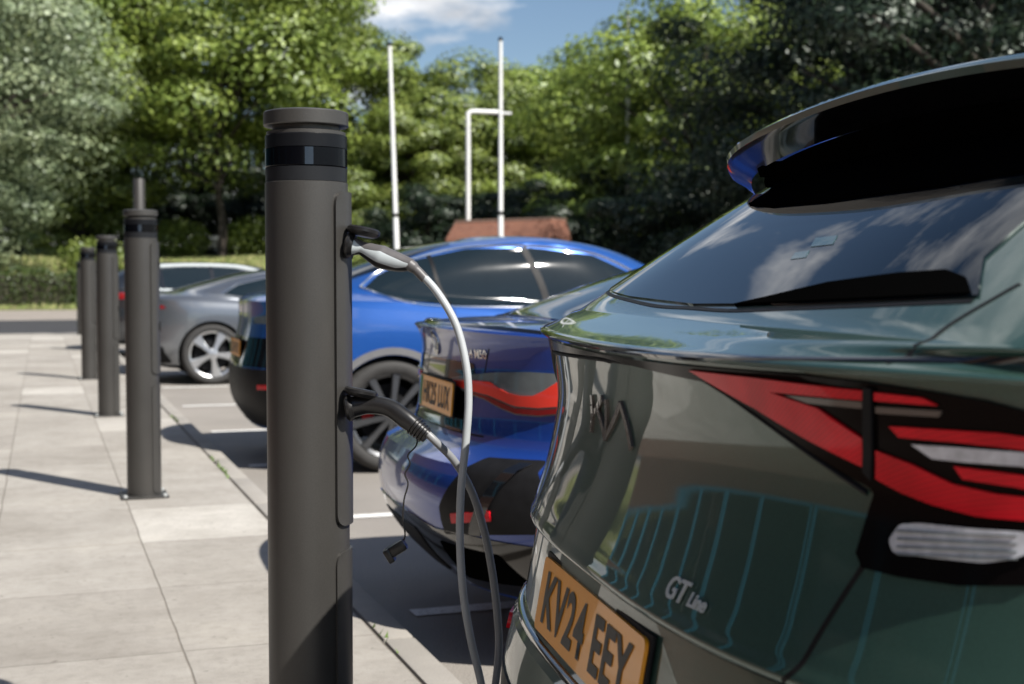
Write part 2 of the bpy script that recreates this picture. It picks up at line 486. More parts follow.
def number_plate(c, parent_axis, u_z, text, w=.52, h=.111, tilt=0, band=True, v0=0):
    """flat yellow plate on the rear; u_z = (u, z) of its centre, tilt leans its foot outward"""
    u, z = u_z
    rot = Matrix.Rotation(tilt, 4, 'Y')
    m = Matrix.Translation((u, v0, z)) @ rot
    bm = bmesh.new()
    poly = rounded([(-w/2, -h/2), (w/2, -h/2), (w/2, h/2), (-w/2, h/2)], .012)
    a = [bm.verts.new(m @ Vector((-.004, p[0], p[1]))) for p in poly]; b = [bm.verts.new(m @ Vector((.004, p[0], p[1]))) for p in poly]
    bm.faces.new(a); bm.faces.new(b[::-1])
    for i in range(len(a)): bm.faces.new((a[i], a[(i+1) % len(a)], b[(i+1) % len(a)], b[i]))
    pl = from_bm('number_plate', bm, M['plate'], c.root)
    bm = bmesh.new(); add_box(bm, (0, 0, 0), (.006, w+.014, h+.014), None, .002)
    bm.transform(Matrix.Translation((u, v0, z)) @ rot @ Matrix.Translation((.004, 0, 0)))
    from_bm('plate_holder', bm, M['trim'], pl)
    if band:
        bm = bmesh.new(); add_box(bm, (-.0045, w/2-.024, 0), (.001, .040, h-.006)); bm.transform(m); from_bm('green_band', bm, M['plate_w'], pl)
    me = text_mesh(text, .125, bold=.0035, spacing=1.08)
    xs = [v.co.x for v in me.vertices]; ys = [v.co.y for v in me.vertices]
    cx, cy = (max(xs)+min(xs))/2, (max(ys)+min(ys))/2
    tw = w*.86 if not band else w*.80
    sx, sy = tw/(max(xs)-min(xs)), .079/(max(ys)-min(ys))
    shift = -.018 if band else 0
    for v in me.vertices:
        v.co = m @ Vector((-.0052, -((v.co.x-cx)*sx)+shift, (v.co.y-cy)*sy))
    link('plate_lettering', me, M['ink'], pl)
    return pl
def text_on(c, name, body, axis_pt, size, mat, width=None, off=.003, slant=0):
    """raised lettering on the rear; axis_pt = (v, z)"""
    me = text_mesh(body, size, extrude=.0008, bold=.0006)
    for v in me.vertices:
        x, y, d = v.co; x += y*slant
        o, dr = AX['rear'][1](axis_pt[0]-x, axis_pt[1]+y)
        loc, idx = smooth_hit(c, o, dr); n = nrm(c, loc, idx)
        v.co = loc+n*(off+d)
    return link(name, me, mat, c.root)

# ================================================================== THE CARS
ROAD = -0.10
ALLCARS = []
def shut(c, axis, pts, w=.006): return line_on(c, 'panel_gap', axis, pts, w, M['trim'], off=.0008)

# ---------------------------------------------------------------- green hatchback beside the first charger
root = empty('parked_car', (.70, 1.71, ROAD), -R(7), 'dark green hatchback filling the right foreground with wide red rear lamps', 'car', 'cars parked nose away from the chargers')
k = car_body([
    dict(z=(.20, .20, .22), ur=.30, uf=4.45, W=.80),
    dict(z=(.26, .26, .26), ur=.08, uf=4.58, W=.89, sharp=1),
    dict(z=(.40, .38, .36), ur=-.030, uf=4.64, W=.925),
    dict(z=(.58, .54, .48), ur=-.055, uf=4.66, W=.935),
    dict(z=(.675, .60, .52), ur=-.036, uf=4.66, W=.94, sharp=1),
    dict(z=(.700, .62, .54), ur=-.016, uf=4.655, W=.94, sharp=1),
    dict(z=(.835, .70, .60), ur=.007, uf=4.64, W=.94, sharp=1),
    dict(z=(.843, .71, .61), ur=-.006, uf=4.635, W=.94),
    dict(z=(.868, .73, .62), ur=.001, uf=4.63, W=.94),
    dict(z=(.910, .76, .64), ur=.015, uf=4.615, W=.94),
    dict(z=(.975, .80, .66), ur=.032, uf=4.60, W=.94),
    dict(z=(1.048, .87, .70), ur=.042, uf=4.57, W=.94),
    dict(z=(1.112, .92, .74), ur=.034, uf=4.53, W=.935),
    dict(drop=-.030, z=(1.143, .950, .755), ur=.026, uf=4.51, W=.93, sharp=1),
    dict(drop=-.030, z=(1.1455, .953, .76), ur=.013, uf=4.50, W=.93, sharp=1),
    dict(drop=-.030, z=(1.1485, .956, .765), ur=.010, uf=4.48, W=.93),
    dict(drop=-.030, z=(1.1525, .96, .77), ur=.012, uf=4.46, W=.925),
    dict(drop=-.030, z=(1.1555, .963, .775), ur=.018, uf=4.45, W=.92, sharp=1),
    dict(drop=-.030, z=(1.160, .99, .80), ur=.042, uf=4.35, W=.91, nr=3.2),
    dict(drop=-.022, z=(1.171, 1.03, .92), ur=.085, uf=4.1, W=.90, Lr=.8, nr=3.8),
    dict(z=(1.186, 1.07, .98), ur=.135, uf=3.75, W=.885, Lr=.75, nr=5, sharp=1),
    dict(z=(1.31, 1.25, 1.22), ur=.30, uf=3.35, W=.80, Lr=.65, nr=4.2),
    dict(z=(1.41, 1.41, 1.39), ur=.46, uf=2.95, W=.74, Lr=.6, Lf=.7, nr=4.2),
    dict(z=(1.475, 1.495, 1.45), ur=.58, uf=2.75, W=.68, Lr=.6, Lf=.6, nr=4),
    dict(z=(1.50, 1.525, 1.475), ur=.68, uf=2.65, W=.62, Lr=.6, Lf=.6, nr=4),
], M['kia'], root, crown=.03, sub=8, wheels=(.93, 3.83), wheel_r=.36, NA=44, NS=44)
ALLCARS.append(k)
for u, rt in ((.93, .2), (3.83, .5)):
    for s in (1, -1): wheel(root, u, s, .36, .925, 'multi', spokes=10, rot=rt)
# lamp cluster: black base, red lenses, reversing lens
bar = [(553, 343), (600, 347), (660, 353.5), (720, 362), (800, 372.5), (870, 382), (930, 391), (985, 400), (1040, 414), (1100, 440), (1110, 500), (1085, 560), (1024, 586), (960, 586), (900, 577), (864, 568), (858, 553), (868, 520), (876, 494), (872, 488), (820, 456), (760, 413), (715, 383), (690, 371), (655, 364), (600, 356), (554, 349)]
def under_lip(pix, top=1.138):
    # outline on the tailgate in (v, z), kept below the overhanging lip
    return [(a, min(z, top+.030*(a/.93)**2)) for a, z in (AX['rear'][0](px_hit(k, *p)) for p in pix)]
barp = under_lip(bar)
base = [patch(k, 'tail_lamp', 'rear', barp, M['lampblack'], h=.022, off=.004), patch(k, 'tail_lamp', 'rear', [(-a, z) for a, z in barp][::-1], M['lampblack'], h=.022, off=.004)]
def lens(name, pix, mat, off=.0075, h=.016, **kw):
    poly = under_lip(pix, 1.134)
    patch(k, name, 'rear', poly, mat, off=off, h=h, parent=base[0], depth=.004, **kw)
    patch(k, name, 'rear', [(max(-a, .56+.02*i/len(poly)), b) for i, (a, b) in enumerate(poly)][::-1] if min(-a for a, b in poly) < .56 else [(-a, b) for a, b in poly][::-1], mat, off=off, h=h, parent=base[1], depth=.004, **kw)
lens('red_lens', [(694, 368), (760, 376.5), (867, 389.5), (867, 399), (800, 393), (774, 390.5), (822, 407), (867, 437.5), (867, 466), (815, 440), (760, 407)], M['red'])
lens('red_lens', [(878.5, 391), (925, 396.5), (941, 404.5), (878.5, 399.5)], M['red'])
lens('red_lens', [(893, 425), (940, 428), (1000, 432), (1060, 440), (1060, 455), (1014, 447), (960, 441), (903, 436)], M['red'])
lens('white_lens', [(915, 443), (960, 446), (1024, 451), (1065, 458), (1065, 472), (1024, 465), (970, 461), (936, 457.5)], M['lens'])
lens('red_lens', [(957, 465), (1018, 473), (1060, 480), (1060, 494), (1018, 486), (966, 478)], M['red'])
lens('red_lens', [(880, 449), (915, 463), (956, 483), (1000, 493), (1070, 500), (1075, 520), (1024, 520), (980, 516), (935, 504), (905, 492), (880, 478)], M['red'])
lens('grey_reflector', [(790, 394), (866, 400.5), (866, 407.5), (812, 402)], M['brownbar'], off=.0065)
lens('grey_reflector', [(879.5, 405.5), (945, 410), (942, 416), (879.5, 412)], M['brownbar'], off=.0065)
lens('divider', [(868.5, 386), (876.5, 387), (876.5, 480), (868.5, 470)], M['trim'], off=.010)
lens('reversing_lens', [(893, 540), (904, 524), (925, 523), (975, 528), (1024, 531), (1052, 536), (1045, 548), (1015, 559), (987, 563), (935, 558), (897, 553)], M['lens'], r=.004)
for y0 in (531, 539, 547, 554.5):
    lens('lens_rib', [(902, y0-.8), (960, y0+1.8), (1020, y0+3.6), (1020, y0+5.0), (960, y0+3.4), (902, y0+.9)], M['smoke'], off=.0095, h=.012)
line_on(k, 'lip_edge', 'rear', [(a, 1.1505+.030*(a/.93)**2) for a in np.linspace(-.80, .80, 33)], .0095, M['gloss'], off=.0015, raise_=.001, sub=3)
# black lip above the lamps and trim strip below it
line_on(k, 'lip_trim', 'rear', [AX['rear'][0](px_hit(k, *p)) for p in [(552, 351), (600, 359), (650, 366), (690, 374), (720, 389), (760, 417), (820, 460), (868, 493)]], .007, M['trim'], raise_=.002)
line_on(k, 'lip_trim', 'rear', [(-a, b) for a, b in [AX['rear'][0](px_hit(k, *p)) for p in [(600, 359), (650, 366), (690, 374), (720, 389), (760, 417), (820, 460), (868, 493)]]], .007, M['trim'], raise_=.002)
# tailgate and quarter shut lines
shut(k, 'rear', [(a, .836) for a in np.linspace(-.56, .56, 12)], .008)
sl = [AX['rear'][0](px_hit(k, *p)) for p in [(863, 566), (846, 592), (822, 630), (800, 666), (788, 690)]]
shut(k, 'rear', sl+[(-.555, .836)], .007); shut(k, 'rear', [(-a, b) for a, b in sl]+[(.555, .836)], .007)
sl = [AX['top'][0](px_hit(k, *p)) for p in [(887, 363), (915, 346), (950, 325), (990, 301), (1020, 284)]]
shut(k, 'top', sl, .006); shut(k, 'top', [(a, -b) for a, b in sl], .006)
# rear glass with an added black band hiding its reflection, spoiler above
gl = [AX['rear'][0](px_hit(k, *p)) for p in [(735, 307.5), (800, 305), (880, 301.5), (950, 298.5), (979, 297)]]
half = [(0, gl[0][1])]+gl[1:]+[(-.56, 1.26), (-.50, 1.42), (-.46, 1.46), (0, 1.47)]
full = half+[(-a, b) for a, b in half[::-1] if a != 0]
fr = patch(k, 'rear_glass', 'rear', full, M['glass'], off=.003, h=.03)
shut(k, 'rear', [(a, b-.004) for a, b in gl[::-1]]+[(0, gl[0][1]-.004)]+[(-a, b-.004) for a, b in gl], .008)
ft = [(-.52, 1.358), (-.30, 1.348), (0, 1.346), (.20, 1.350), (.36, 1.362), (.36, 1.46), (-.50, 1.46)]
patch(k, 'reflection_mask', 'rear', ft, M['deepblack'], off=.006, h=.04)  # black band added to cover the tan reflection at the top of the glass
lf = [AX['rear'][0](px_hit(k, *p)) for p in [(735, 306.5), (765, 300), (830, 285), (900, 276), (948, 273), (968, 281), (973, 296.5), (880, 300.5), (800, 304)]]
patch(k, 'glass_dark_reflection', 'rear', lf, M['deepblack'], off=.005, h=.03, r=.004)  # dark part of the glass reflection laid on as a black patch
for q in ([(817, 240), (839, 237.5), (834, 246.5), (812, 249)], [(797, 254.5), (811, 252.5), (807, 259.5), (792, 261.5)]):
    patch(k, 'window_sticker', 'rear', [AX['rear'][0](px_hit(k, *p)) for p in q], flat('sticker_teal', (.03, .075, .08), .2, coat=.5), off=.0036, h=.02, parent=fr, depth=.001)
# side and front windows, kept simple where the photo never looks
both(k, 'side_window', [(.95, 1.17), (1.45, 1.11), (2.65, 1.10), (3.05, 1.12), (2.45, 1.40), (1.65, 1.42), (1.1, 1.34)], M['glass_l'], h=.06, r=.05)
patch(k, 'windscreen', 'front', [(-.62, 1.12), (.62, 1.12), (.50, 1.40), (-.50, 1.40)], M['glass'], h=.06, r=.06)
both(k, 'headlight', [(.50, .68), (.86, .72), (.84, .80), (.50, .75)], M['lens'], axis='front', h=.04)
both(k, 'sill_cladding', [(1.38, .27), (3.38, .27), (3.38, .36), (1.38, .36)], M['trim'], h=.06)
for s in (1, -1):
    tube('door_handle', [(1.75, s*.925, .95), (1.78, s*.95, .95), (1.92, s*.95, .95), (1.95, s*.925, .95)], .011, M['chrome'], root)
    bm = bmesh.new(); add_box(bm, (2.95, s*1.0, 1.12), (.12, .20, .13), None, .04); from_bm('door_mirror', bm, M['gloss'], root)
def spoiler():
    # cross-sections across the car: top skin back to the edge, thin rim, deep black underside down to the glass
    bt, bu, bi = bmesh.new(), bmesh.new(), bmesh.new()
    rt, ru, ri = [], [], []
    for i in range(49):
        v = -.67+1.34*i/48; a = abs(v)/.67
        e = a**9
        ue = .412+.002*(v/.55)**2+.06*e; ze = 1.512-.105*v*v-.020*e
        zr = 1.535-.10*v*v
        top = [(1.0, zr), (.80, zr-.004), (.62, zr-.010), (ue+.05, ze+.010), (ue+.010, ze+.003), (ue, ze-.004), (ue+.002, ze-.014)]
        und = [(ue+.002, ze-.014), (ue+.010, ze-.020), (ue+.030, ze-.030), (ue+.050, ze-.045)]
        inn = [(ue+.050, ze-.045), (ue+.062, ze-.062), (ue+.068, ze-.085), (ue+.066, ze-.108), (ue+.058, ze-.128), (ue+.046, ze-.143), (ue+.09, ze-.17)]
        rt.append([bt.verts.new((u, v, z)) for u, z in top]); ru.append([bu.verts.new((u, v, z)) for u, z in und]); ri.append([bi.verts.new((u, v*.90, z)) for u, z in inn])
    for b, g in ((bt, rt), (bu, ru), (bi, ri)):
        for A, B in zip(g, g[1:]):
            for q in range(len(A)-1): b.faces.new((A[q], A[q+1], B[q+1], B[q]))
    for g in (ri[0], ri[-1]):      # close the ends of the deep part
        w_ = bi.verts.new((g[-1].co.x, g[0].co.y, g[0].co.z+.03)); bi.faces.new(g+[w_])
    sp = from_bm('roof_spoiler', bt, M['kia'], root, angle=60)
    from_bm('spoiler_lip', bu, M['gloss'], sp, angle=60)
    from_bm('spoiler_underside', bi, M['deepblack'], sp, angle=75)
    for s in (1, -1):
        bm = bmesh.new()
        p1, p2 = k.mwi @ at(737.5, 145, 2.44), k.mwi @ at(765, 162.5, 2.42)
        p3 = k.mwi @ at(760, 177, 2.45)
        p1.y, p2.y, p3.y = s*p1.y, s*p2.y, s*p3.y
        add_tube(bm, [p1, p1.lerp(p2, .5), p2], [.006, .0085, .007], 16)
        fin = from_bm('wing_tip', bm, M['sky_reflect_blue'], sp, angle=60)
        bm = bmesh.new(); o = [p1.lerp(p2, .55), p2, p2+Vector((.10, -s*.02, 0)), p3+Vector((.09, -s*.02, -.01)), p3]
        A = [bm.verts.new(q) for q in o]; B = [bm.verts.new(q+Vector((.0, -s*.03, 0))) for q in o]
        bm.faces.new(A); bm.faces.new(B[::-1])
        for q in range(len(A)): bm.faces.new((A[q], A[(q+1) % len(A)], B[(q+1) % len(A)], B[q]))
        from_bm('spoiler_fin', bm, M['deepblack'], sp, angle=50)
spoiler()
# plate, bumper ridge trim, badges
number_plate(k, 'rear', (-.006, .760), 'KV24 EEY', w=.50, tilt=R(10), band=False, v0=-.03)
line_on(k, 'bumper_trim', 'rear', [(a, .690) for a in np.linspace(-.80, .80, 17)], .016, M['gloss'], raise_=.003)
def strokes(c, name, segs, cen, sx, sy, wd, mat, parent=None, off=.004):
    bm = bmesh.new()
    for (x0, y0, x1, y1) in segs:
        pts = []
        for q in range(5):
            f = q/4; x = x0+(x1-x0)*f; y = y0+(y1-y0)*f
            o, dr = AX['rear'][1](cen[0]-x*sx, cen[1]+y*sy); loc, idx = smooth_hit(c, o, dr); pts.append((loc, nrm(c, loc, idx)))
        prev = None
        for i, (p, n) in enumerate(pts):
            t = (pts[min(i+1, 4)][0]-pts[max(i-1, 0)][0]).normalized(); s = t.cross(n).normalized()*wd/2
            q = [bm.verts.new(p+s-n*.001), bm.verts.new(p+s+n*off), bm.verts.new(p-s+n*off), bm.verts.new(p-s-n*.001)]
            if prev:
                for j in range(4): bm.faces.new((prev[j], prev[(j+1) % 4], q[(j+1) % 4], q[j]))
            else: bm.faces.new(q)
            prev = q
        bm.faces.new(prev)
    return from_bm(name, bm, mat, parent or c.root, smooth=False)
strokes(k, 'badge', [(-1, -.5, -1, .5), (-1, -.05, -.42, .5), (-.72, .18, -.25, -.5), (-.25, -.5, -.25, .5), (-.25, -.5, .45, .5), (.45, .5, .95, -.5)], (0, 1.045), .10, .055, .010, M['brownbar'])
text_on(k, 'trim_badge', 'GT', (-.335, .885), .036, M['handle_w'], slant=.3)
text_on(k, 'trim_badge', 'Line', (-.385, .882), .022, M['handle_w'], slant=.3)
patch(k, 'lower_bumper', 'rear', [(-.70, .30), (.70, .30), (.74, .45), (.62, .60), (-.62, .60), (-.74, .45)], M['trim'], h=.05, r=.05)
patch(k, 'bumper_reflector', 'rear', [(-.72, .62), (-.50, .63), (-.50, .655), (-.72, .645)], M['red'], off=.006, h=.02)
patch(k, 'bumper_reflector', 'rear', [(.50, .63), (.72, .62), (.72, .645), (.50, .655)], M['red'], off=.006, h=.02)

# ---------------------------------------------------------------- navy saloon
root = empty('parked_car', (1.27, 4.60, ROAD), -R(3), 'navy blue saloon with an L shaped red tail lamp, behind the two charging cables', 'car', 'cars parked nose away from the chargers')
b = car_body([
    dict(z=(.20, .20, .20), ur=.35, uf=4.50, nr=2.8, W=.80),
    dict(z=(.22, .22, .22), ur=.07, uf=4.62, nr=2.8, W=.88, sharp=1),
    dict(z=(.36, .36, .34), ur=-.06, uf=4.68, nr=2.8, W=.91),
    dict(z=(.46, .44, .40), ur=-.11, uf=4.70, nr=2.8, W=.925),
    dict(z=(.60, .54, .48), ur=-.11, uf=4.70, nr=2.8, W=.93),
    dict(z=(.655, .60, .54), ur=-.085, uf=4.70, nr=2.8, W=.93, sharp=1),
    dict(z=(.71, .66, .60), ur=.010, uf=4.68, nr=2.8, W=.928),
    dict(z=(.90, .78, .66), ur=.045, uf=4.66, nr=2.8, W=.925),
    dict(z=(1.00, .86, .72), ur=.05, uf=4.62, nr=2.8, W=.92),
    dict(z=(1.058, .92, .76), ur=.030, uf=4.55, nr=2.8, W=.90),
    dict(z=(1.072, .93, .77), ur=.018, uf=4.53, nr=2.8, W=.895, sharp=1),
    dict(z=(1.079, .94, .775), ur=.024, uf=4.5, nr=2.8, W=.885, sharp=1),
    dict(z=(1.085, .955, .79), ur=.075, uf=4.45, nr=2.8, W=.87),
    dict(z=(1.095, .98, .86), ur=.20, uf=4.1, nr=2.8, W=.84),
    dict(z=(1.10, 1.00, .93), ur=.36, uf=3.65, W=.80, Lr=.75, sharp=1),
    dict(z=(1.22, 1.16, 1.12), ur=.72, uf=3.30, W=.73, Lr=.7),
    dict(z=(1.33, 1.31, 1.29), ur=1.10, uf=2.92, W=.65, Lr=.6, Lf=.6),
    dict(z=(1.40, 1.405, 1.38), ur=1.50, uf=2.62, W=.58, Lr=.5, Lf=.5),
    dict(z=(1.415, 1.425, 1.40), ur=1.62, uf=2.52, W=.53, Lr=.4, Lf=.4),
], M['navy'], root, crown=.025, sub=5, wheels=(.86, 3.70), wheel_r=.345, NA=30)
ALLCARS.append(b)
for u, rt in ((.86, .2), (3.70, .5)):
    for s in (1, -1): wheel(root, u, s, .345, .91, 'multi', spokes=10, rot=rt)
base = px_patch(b, 'tail_lamp', 'rear', [(452.5, 377.5), (470, 375), (494, 372.5), (530, 372), (566, 374), (590, 376), (600, 384), (598, 404), (566, 414.5), (540, 417), (517, 415), (502, 409), (486, 400), (470, 394), (457, 386)], M['smoke'], h=.025, off=.005)
def blens(name, pix, mat, off=.009):
    to2 = AX['rear'][0]; poly = [to2(px_hit(b, *p)) for p in pix]
    patch(b, name, 'rear', poly, mat, off=off, h=.02, parent=base[0], depth=.004); patch(b, name, 'rear', [(-x, y) for x, y in poly][::-1], mat, off=off, h=.02, parent=base[1], depth=.004)
blens('red_lens', [(455, 380), (475, 380.5), (492, 382), (500, 388), (510, 393.5), (522, 396), (534, 396), (545, 391), (562, 380), (572, 374.5), (590, 377), (597, 385), (596, 400), (566, 406), (540, 408), (516, 406), (503, 400.5), (490, 395), (470, 390), (458, 385)], M['red_b'])
blens('red_lens', [(470, 391), (490, 396.5), (503, 402.5), (516, 408), (540, 410), (566, 408), (596, 402), (594, 407), (566, 413), (540, 415.5), (517, 413.5), (502, 407.5), (486, 398.5), (472, 393)], M['red_d'], off=.0085)
shut(b, 'rear', [AX['rear'][0](px_hit(b, *p)) for p in [(489, 349), (487, 360), (485, 371), (483.5, 380), (483, 398)]], .007)
shut(b, 'rear', [(a, .735) for a in np.linspace(-.5, .5, 8)], .008)
bp = [(-.40, .965), (.36, .965), (.40, .90), (.33, .735), (-.36, .735), (-.42, .88)]
patch(b, 'plate_recess', 'rear', bp, M['gloss'], h=.03, r=.02, off=.003)
number_plate(b, 'rear', (.025, .84), 'HK25 LUX', w=.49, tilt=R(4), v0=-.09)
# round badge on the boot lid
def disc(c, name, v, z, r, mat, off, parent=None):
    return patch(c, name, 'rear', [(v+r*math.cos(a), z+r*math.sin(a)) for a in np.linspace(0, 2*math.pi, 25)[:-1]], mat, off=off, h=.02, parent=parent)
bd = disc(b, 'badge', 0, 1.015, .042, M['gloss'], .006)
disc(b, 'badge_ring', 0, 1.015, .044, M['chrome'], .004, bd)
for q, mm in ((0, M['handle_w']), (1, M['blue']), (2, M['handle_w']), (3, M['blue'])):
    a0 = q*math.pi/2
    patch(b, 'badge_quadrant', 'rear', [(0, 1.015)]+[(.024*math.cos(a0+t), 1.015+.024*math.sin(a0+t)) for t in np.linspace(0, math.pi/2, 6)], mm, off=.008, h=.02, parent=bd)
text_on(b, 'trim_badge', 'i4 M50', (-.42, .995), .042, M['chrome'])
# dark boot-lid spoiler
line_on(b, 'boot_spoiler', 'top', [(.050+.27*(v/.9)**2+.05*(abs(v)/.75)**6, v) for v in np.linspace(-.68, .68, 25)], .032, M['gloss'], raise_=.007)
both(b, 'bumper_vent', [(-.50, .43), (-.80, .47), (-.815, .60), (-.76, .685), (-.60, .68), (-.50, .52)], M['trim'], axis='rear', h=.03, off=.004, r=.01)
both(b, 'bumper_reflector', [(-.56, .475), (-.70, .50), (-.70, .53), (-.56, .505)], M['red'], axis='rear', h=.02, off=.010)
both(b, 'vent_blade', [(-.62, .45), (-.66, .45), (-.75, .67), (-.72, .67)], M['gloss'], axis='rear', h=.02, off=.012)
patch(b, 'diffuser', 'rear', [(-.86, .235), (.86, .235), (.885, .42), (.60, .445), (.45, .44), (.3, .46), (-.3, .46), (-.45, .44), (-.60, .445), (-.885, .42)], M['gloss'], h=.03, off=.004)
both(b, 'exhaust_blank', [(-.42, .27), (-.70, .29), (-.68, .39), (-.44, .40)], M['deepblack'], axis='rear', h=.03, off=.007, r=.01)
patch(b, 'diffuser_insert', 'rear', [(-.30, .27), (.30, .27), (.26, .41), (-.26, .41)], M['trim'], h=.03, off=.008, r=.02)
patch(b, 'rear_glass', 'top', [(.40, -.50), (.385, -.30), (.38, 0), (.385, .30), (.40, .50), (.60, .60), (1.0, .58), (1.42, .50), (1.46, 0), (1.42, -.50), (1.0, -.58), (.60, -.60)], M['glass'], h=.05, off=.003)
both(b, 'side_window', [(.86, 1.16), (1.3, 1.07), (2.9, 1.03), (3.1, 1.04), (2.6, 1.30), (1.9, 1.34), (1.35, 1.32)], M['glass_l'], h=.06, r=.05)
patch(b, 'windscreen', 'front', [(-.6, 1.03), (.6, 1.03), (.48, 1.31), (-.48, 1.31)], M['glass'], h=.06, r=.06)
both(b, 'headlight', [(.45, .64), (.82, .68), (.82, .76), (.45, .72)], M['lens'], axis='front', h=.04)
for s in (1, -1):
    tube('door_handle', [(1.75, s*.90, .90), (1.78, s*.93, .90), (1.92, s*.93, .90), (1.95, s*.90, .90)], .010, M['navy'], root)
    bm = bmesh.new(); add_box(bm, (2.85, s*.97, 1.04), (.10, .18, .12), None, .04); from_bm('door_mirror', bm, M['gloss'], root)

# ---------------------------------------------------------------- bright blue fastback
root = empty('parked_car', (1.24, 9.30, ROAD), -R(1), 'bright blue fastback with chrome framed side windows, behind the nearest charger', 'car', 'cars parked nose away from the chargers')
t = car_body([
    dict(z=(.20, .20, .20), ur=.32, uf=4.45, W=.80),
    dict(z=(.26, .25, .25), ur=.10, uf=4.58, W=.89, sharp=1),
    dict(z=(.42, .38, .36), ur=.0, uf=4.65, W=.92),
    dict(z=(.60, .55, .50), ur=-.02, uf=4.67, W=.93),
    dict(z=(.80, .70, .62), ur=.02, uf=4.66, W=.935),
    dict(z=(.98, .85, .72), ur=.05, uf=4.60, W=.93),
    dict(z=(1.10, .95, .80), ur=.05, uf=4.50, W=.91, sharp=1),
    dict(z=(1.125, .99, .84), ur=.09, uf=4.35, W=.88),
    dict(z=(1.15, 1.03, .92), ur=.25, uf=4.0, W=.84),
    dict(z=(1.17, 1.06, 1.00), ur=.38, uf=3.60, W=.80, Lr=.75, sharp=1),
    dict(z=(1.31, 1.24, 1.20), ur=.72, uf=3.25, W=.74, Lr=.7),
    dict(z=(1.43, 1.41, 1.38), ur=1.08, uf=2.85, W=.66, Lr=.6, Lf=.6),
    dict(z=(1.50, 1.50, 1.47), ur=1.45, uf=2.55, W=.59, Lr=.5, Lf=.5),
    dict(z=(1.515, 1.52, 1.485), ur=1.60, uf=2.42, W=.53, Lr=.4, Lf=.4),
], M['blue'], root, crown=.025, sub=5, wheels=(.88, 3.75), wheel_r=.365, arch=.025, NA=30)
ALLCARS.append(t)
for u, rt in ((.88, .2), (3.75, .5)):
    for s in (1, -1):
        w_ = wheel(root, u, s, .365, .925, 'multi', spokes=10, rot=rt, rim_r=.76)
        box('brake_caliper', (u-.14, s*.80, .40), (.08, .06, .16), M['caliper'], w_, .01)
def arch_trim(c, u, s, r, w, mat, half=.93):
    bm = bmesh.new(); prev = None
    for i in range(33):
        a = R(-8)+(math.pi+R(16))*i/32; q = []
        for rr, off in ((r, .0), (r, .010), (r+w, .008), (r+w, -.004)):
            x, z = u+rr*math.cos(a), .365+rr*math.sin(a)
            o, d = AX['near' if s < 0 else 'far'][1](x, z); loc, idx = smooth_hit(c, o, d)
            q.append(bm.verts.new((x, loc.y+s*off, z)))
        if prev:
            for j in range(3): bm.faces.new((prev[j], prev[j+1], q[j+1], q[j]))
        prev = q
    return from_bm('arch_trim', bm, mat, c.root)
for u in (.88, 3.75):
    for s in (1, -1): arch_trim(t, u, s, .395, .045, flat('arch_grey', (.12, .12, .125), .5))
wn = [(.74, 1.175), (.98, 1.10), (1.35, 1.065), (2.2, 1.055), (3.0, 1.06), (2.7, 1.24), (2.35, 1.40), (1.9, 1.45), (1.45, 1.435), (1.1, 1.36), (.86, 1.27)]
both(t, 'side_window', wn, M['glass_l'], h=.03, r=.02, off=.006)
for ax in ('near', 'far'):
    line_on(t, 'window_trim', ax, [(.72, 1.185), (.98, 1.092), (1.35, 1.056), (2.2, 1.046), (3.02, 1.052)], .016, M['chrome'], off=.009, raise_=.004)
    line_on(t, 'window_trim', ax, [(.72, 1.185), (.85, 1.278), (1.1, 1.370), (1.45, 1.447), (1.9, 1.463), (2.36, 1.413), (2.72, 1.25), (3.02, 1.055)], .014, M['chrome'], off=.009, raise_=.004)
    line_on(t, 'door_pillar', ax, [(1.98, 1.06), (1.93, 1.25), (1.85, 1.45)], .06, M['trim'], off=.008)
    line_on(t, 'door_pillar', ax, [(1.28, 1.07), (1.22, 1.22), (1.20, 1.39)], .03, M['trim'], off=.008)
    shut(t, ax, [(1.98, 1.04), (2.0, .8), (2.0, .35)]); shut(t, ax, [(1.30, 1.05), (1.30, .85), (1.22, .70), (1.10, .66)])
patch(t, 'rear_glass', 'top', [(.42, -.55), (.40, 0), (.42, .55), (.9, .60), (1.38, .5), (1.42, 0), (1.38, -.5), (.9, -.60)], M['glass'], h=.05)
both(t, 'tail_lamp', [(-.40, .95), (-.84, .95), (-.87, 1.03), (-.40, .99)], M['smoke'], axis='rear', h=.03)
patch(t, 'lower_bumper', 'rear', [(-.82, .28), (.82, .28), (.86, .66), (-.86, .66)], M['trim'], h=.05, r=.03)  # black carried up the tail to paint in its dark reflection
both(t, 'bumper_reflector', [(-.60, .53), (-.82, .54), (-.82, .57), (-.60, .56)], M['red'], axis='rear', h=.03, off=.006)
patch(t, 'tail_dark_reflection', 'rear', [(-.84, .67), (.84, .67), (.86, .86), (-.86, .86)], M['gloss'], off=.004, h=.03, r=.02)  # added black panel, stands in for dark reflections on the blue tail
number_plate(t, 'rear', (.0, .78), 'LD24 VKO', tilt=R(2))
patch(t, 'windscreen', 'front', [(-.6, 1.10), (.6, 1.10), (.48, 1.40), (-.48, 1.40)], M['glass'], h=.06, r=.06)
both(t, 'headlight', [(.48, .66), (.84, .70), (.84, .78), (.48, .74)], M['lens'], axis='front', h=.04)
for s in (1, -1):
    for u in (1.42, 2.55): tube('door_handle', [(u, s*.915, .97), (u+.03, s*.945, .97), (u+.17, s*.945, .965), (u+.20, s*.915, .965)], .011, M['blue'], root)
    bm = bmesh.new(); add_box(bm, (2.88, s*.98, 1.11), (.12, .20, .13), None, .04); from_bm('door_mirror', bm, M['gloss'], root)

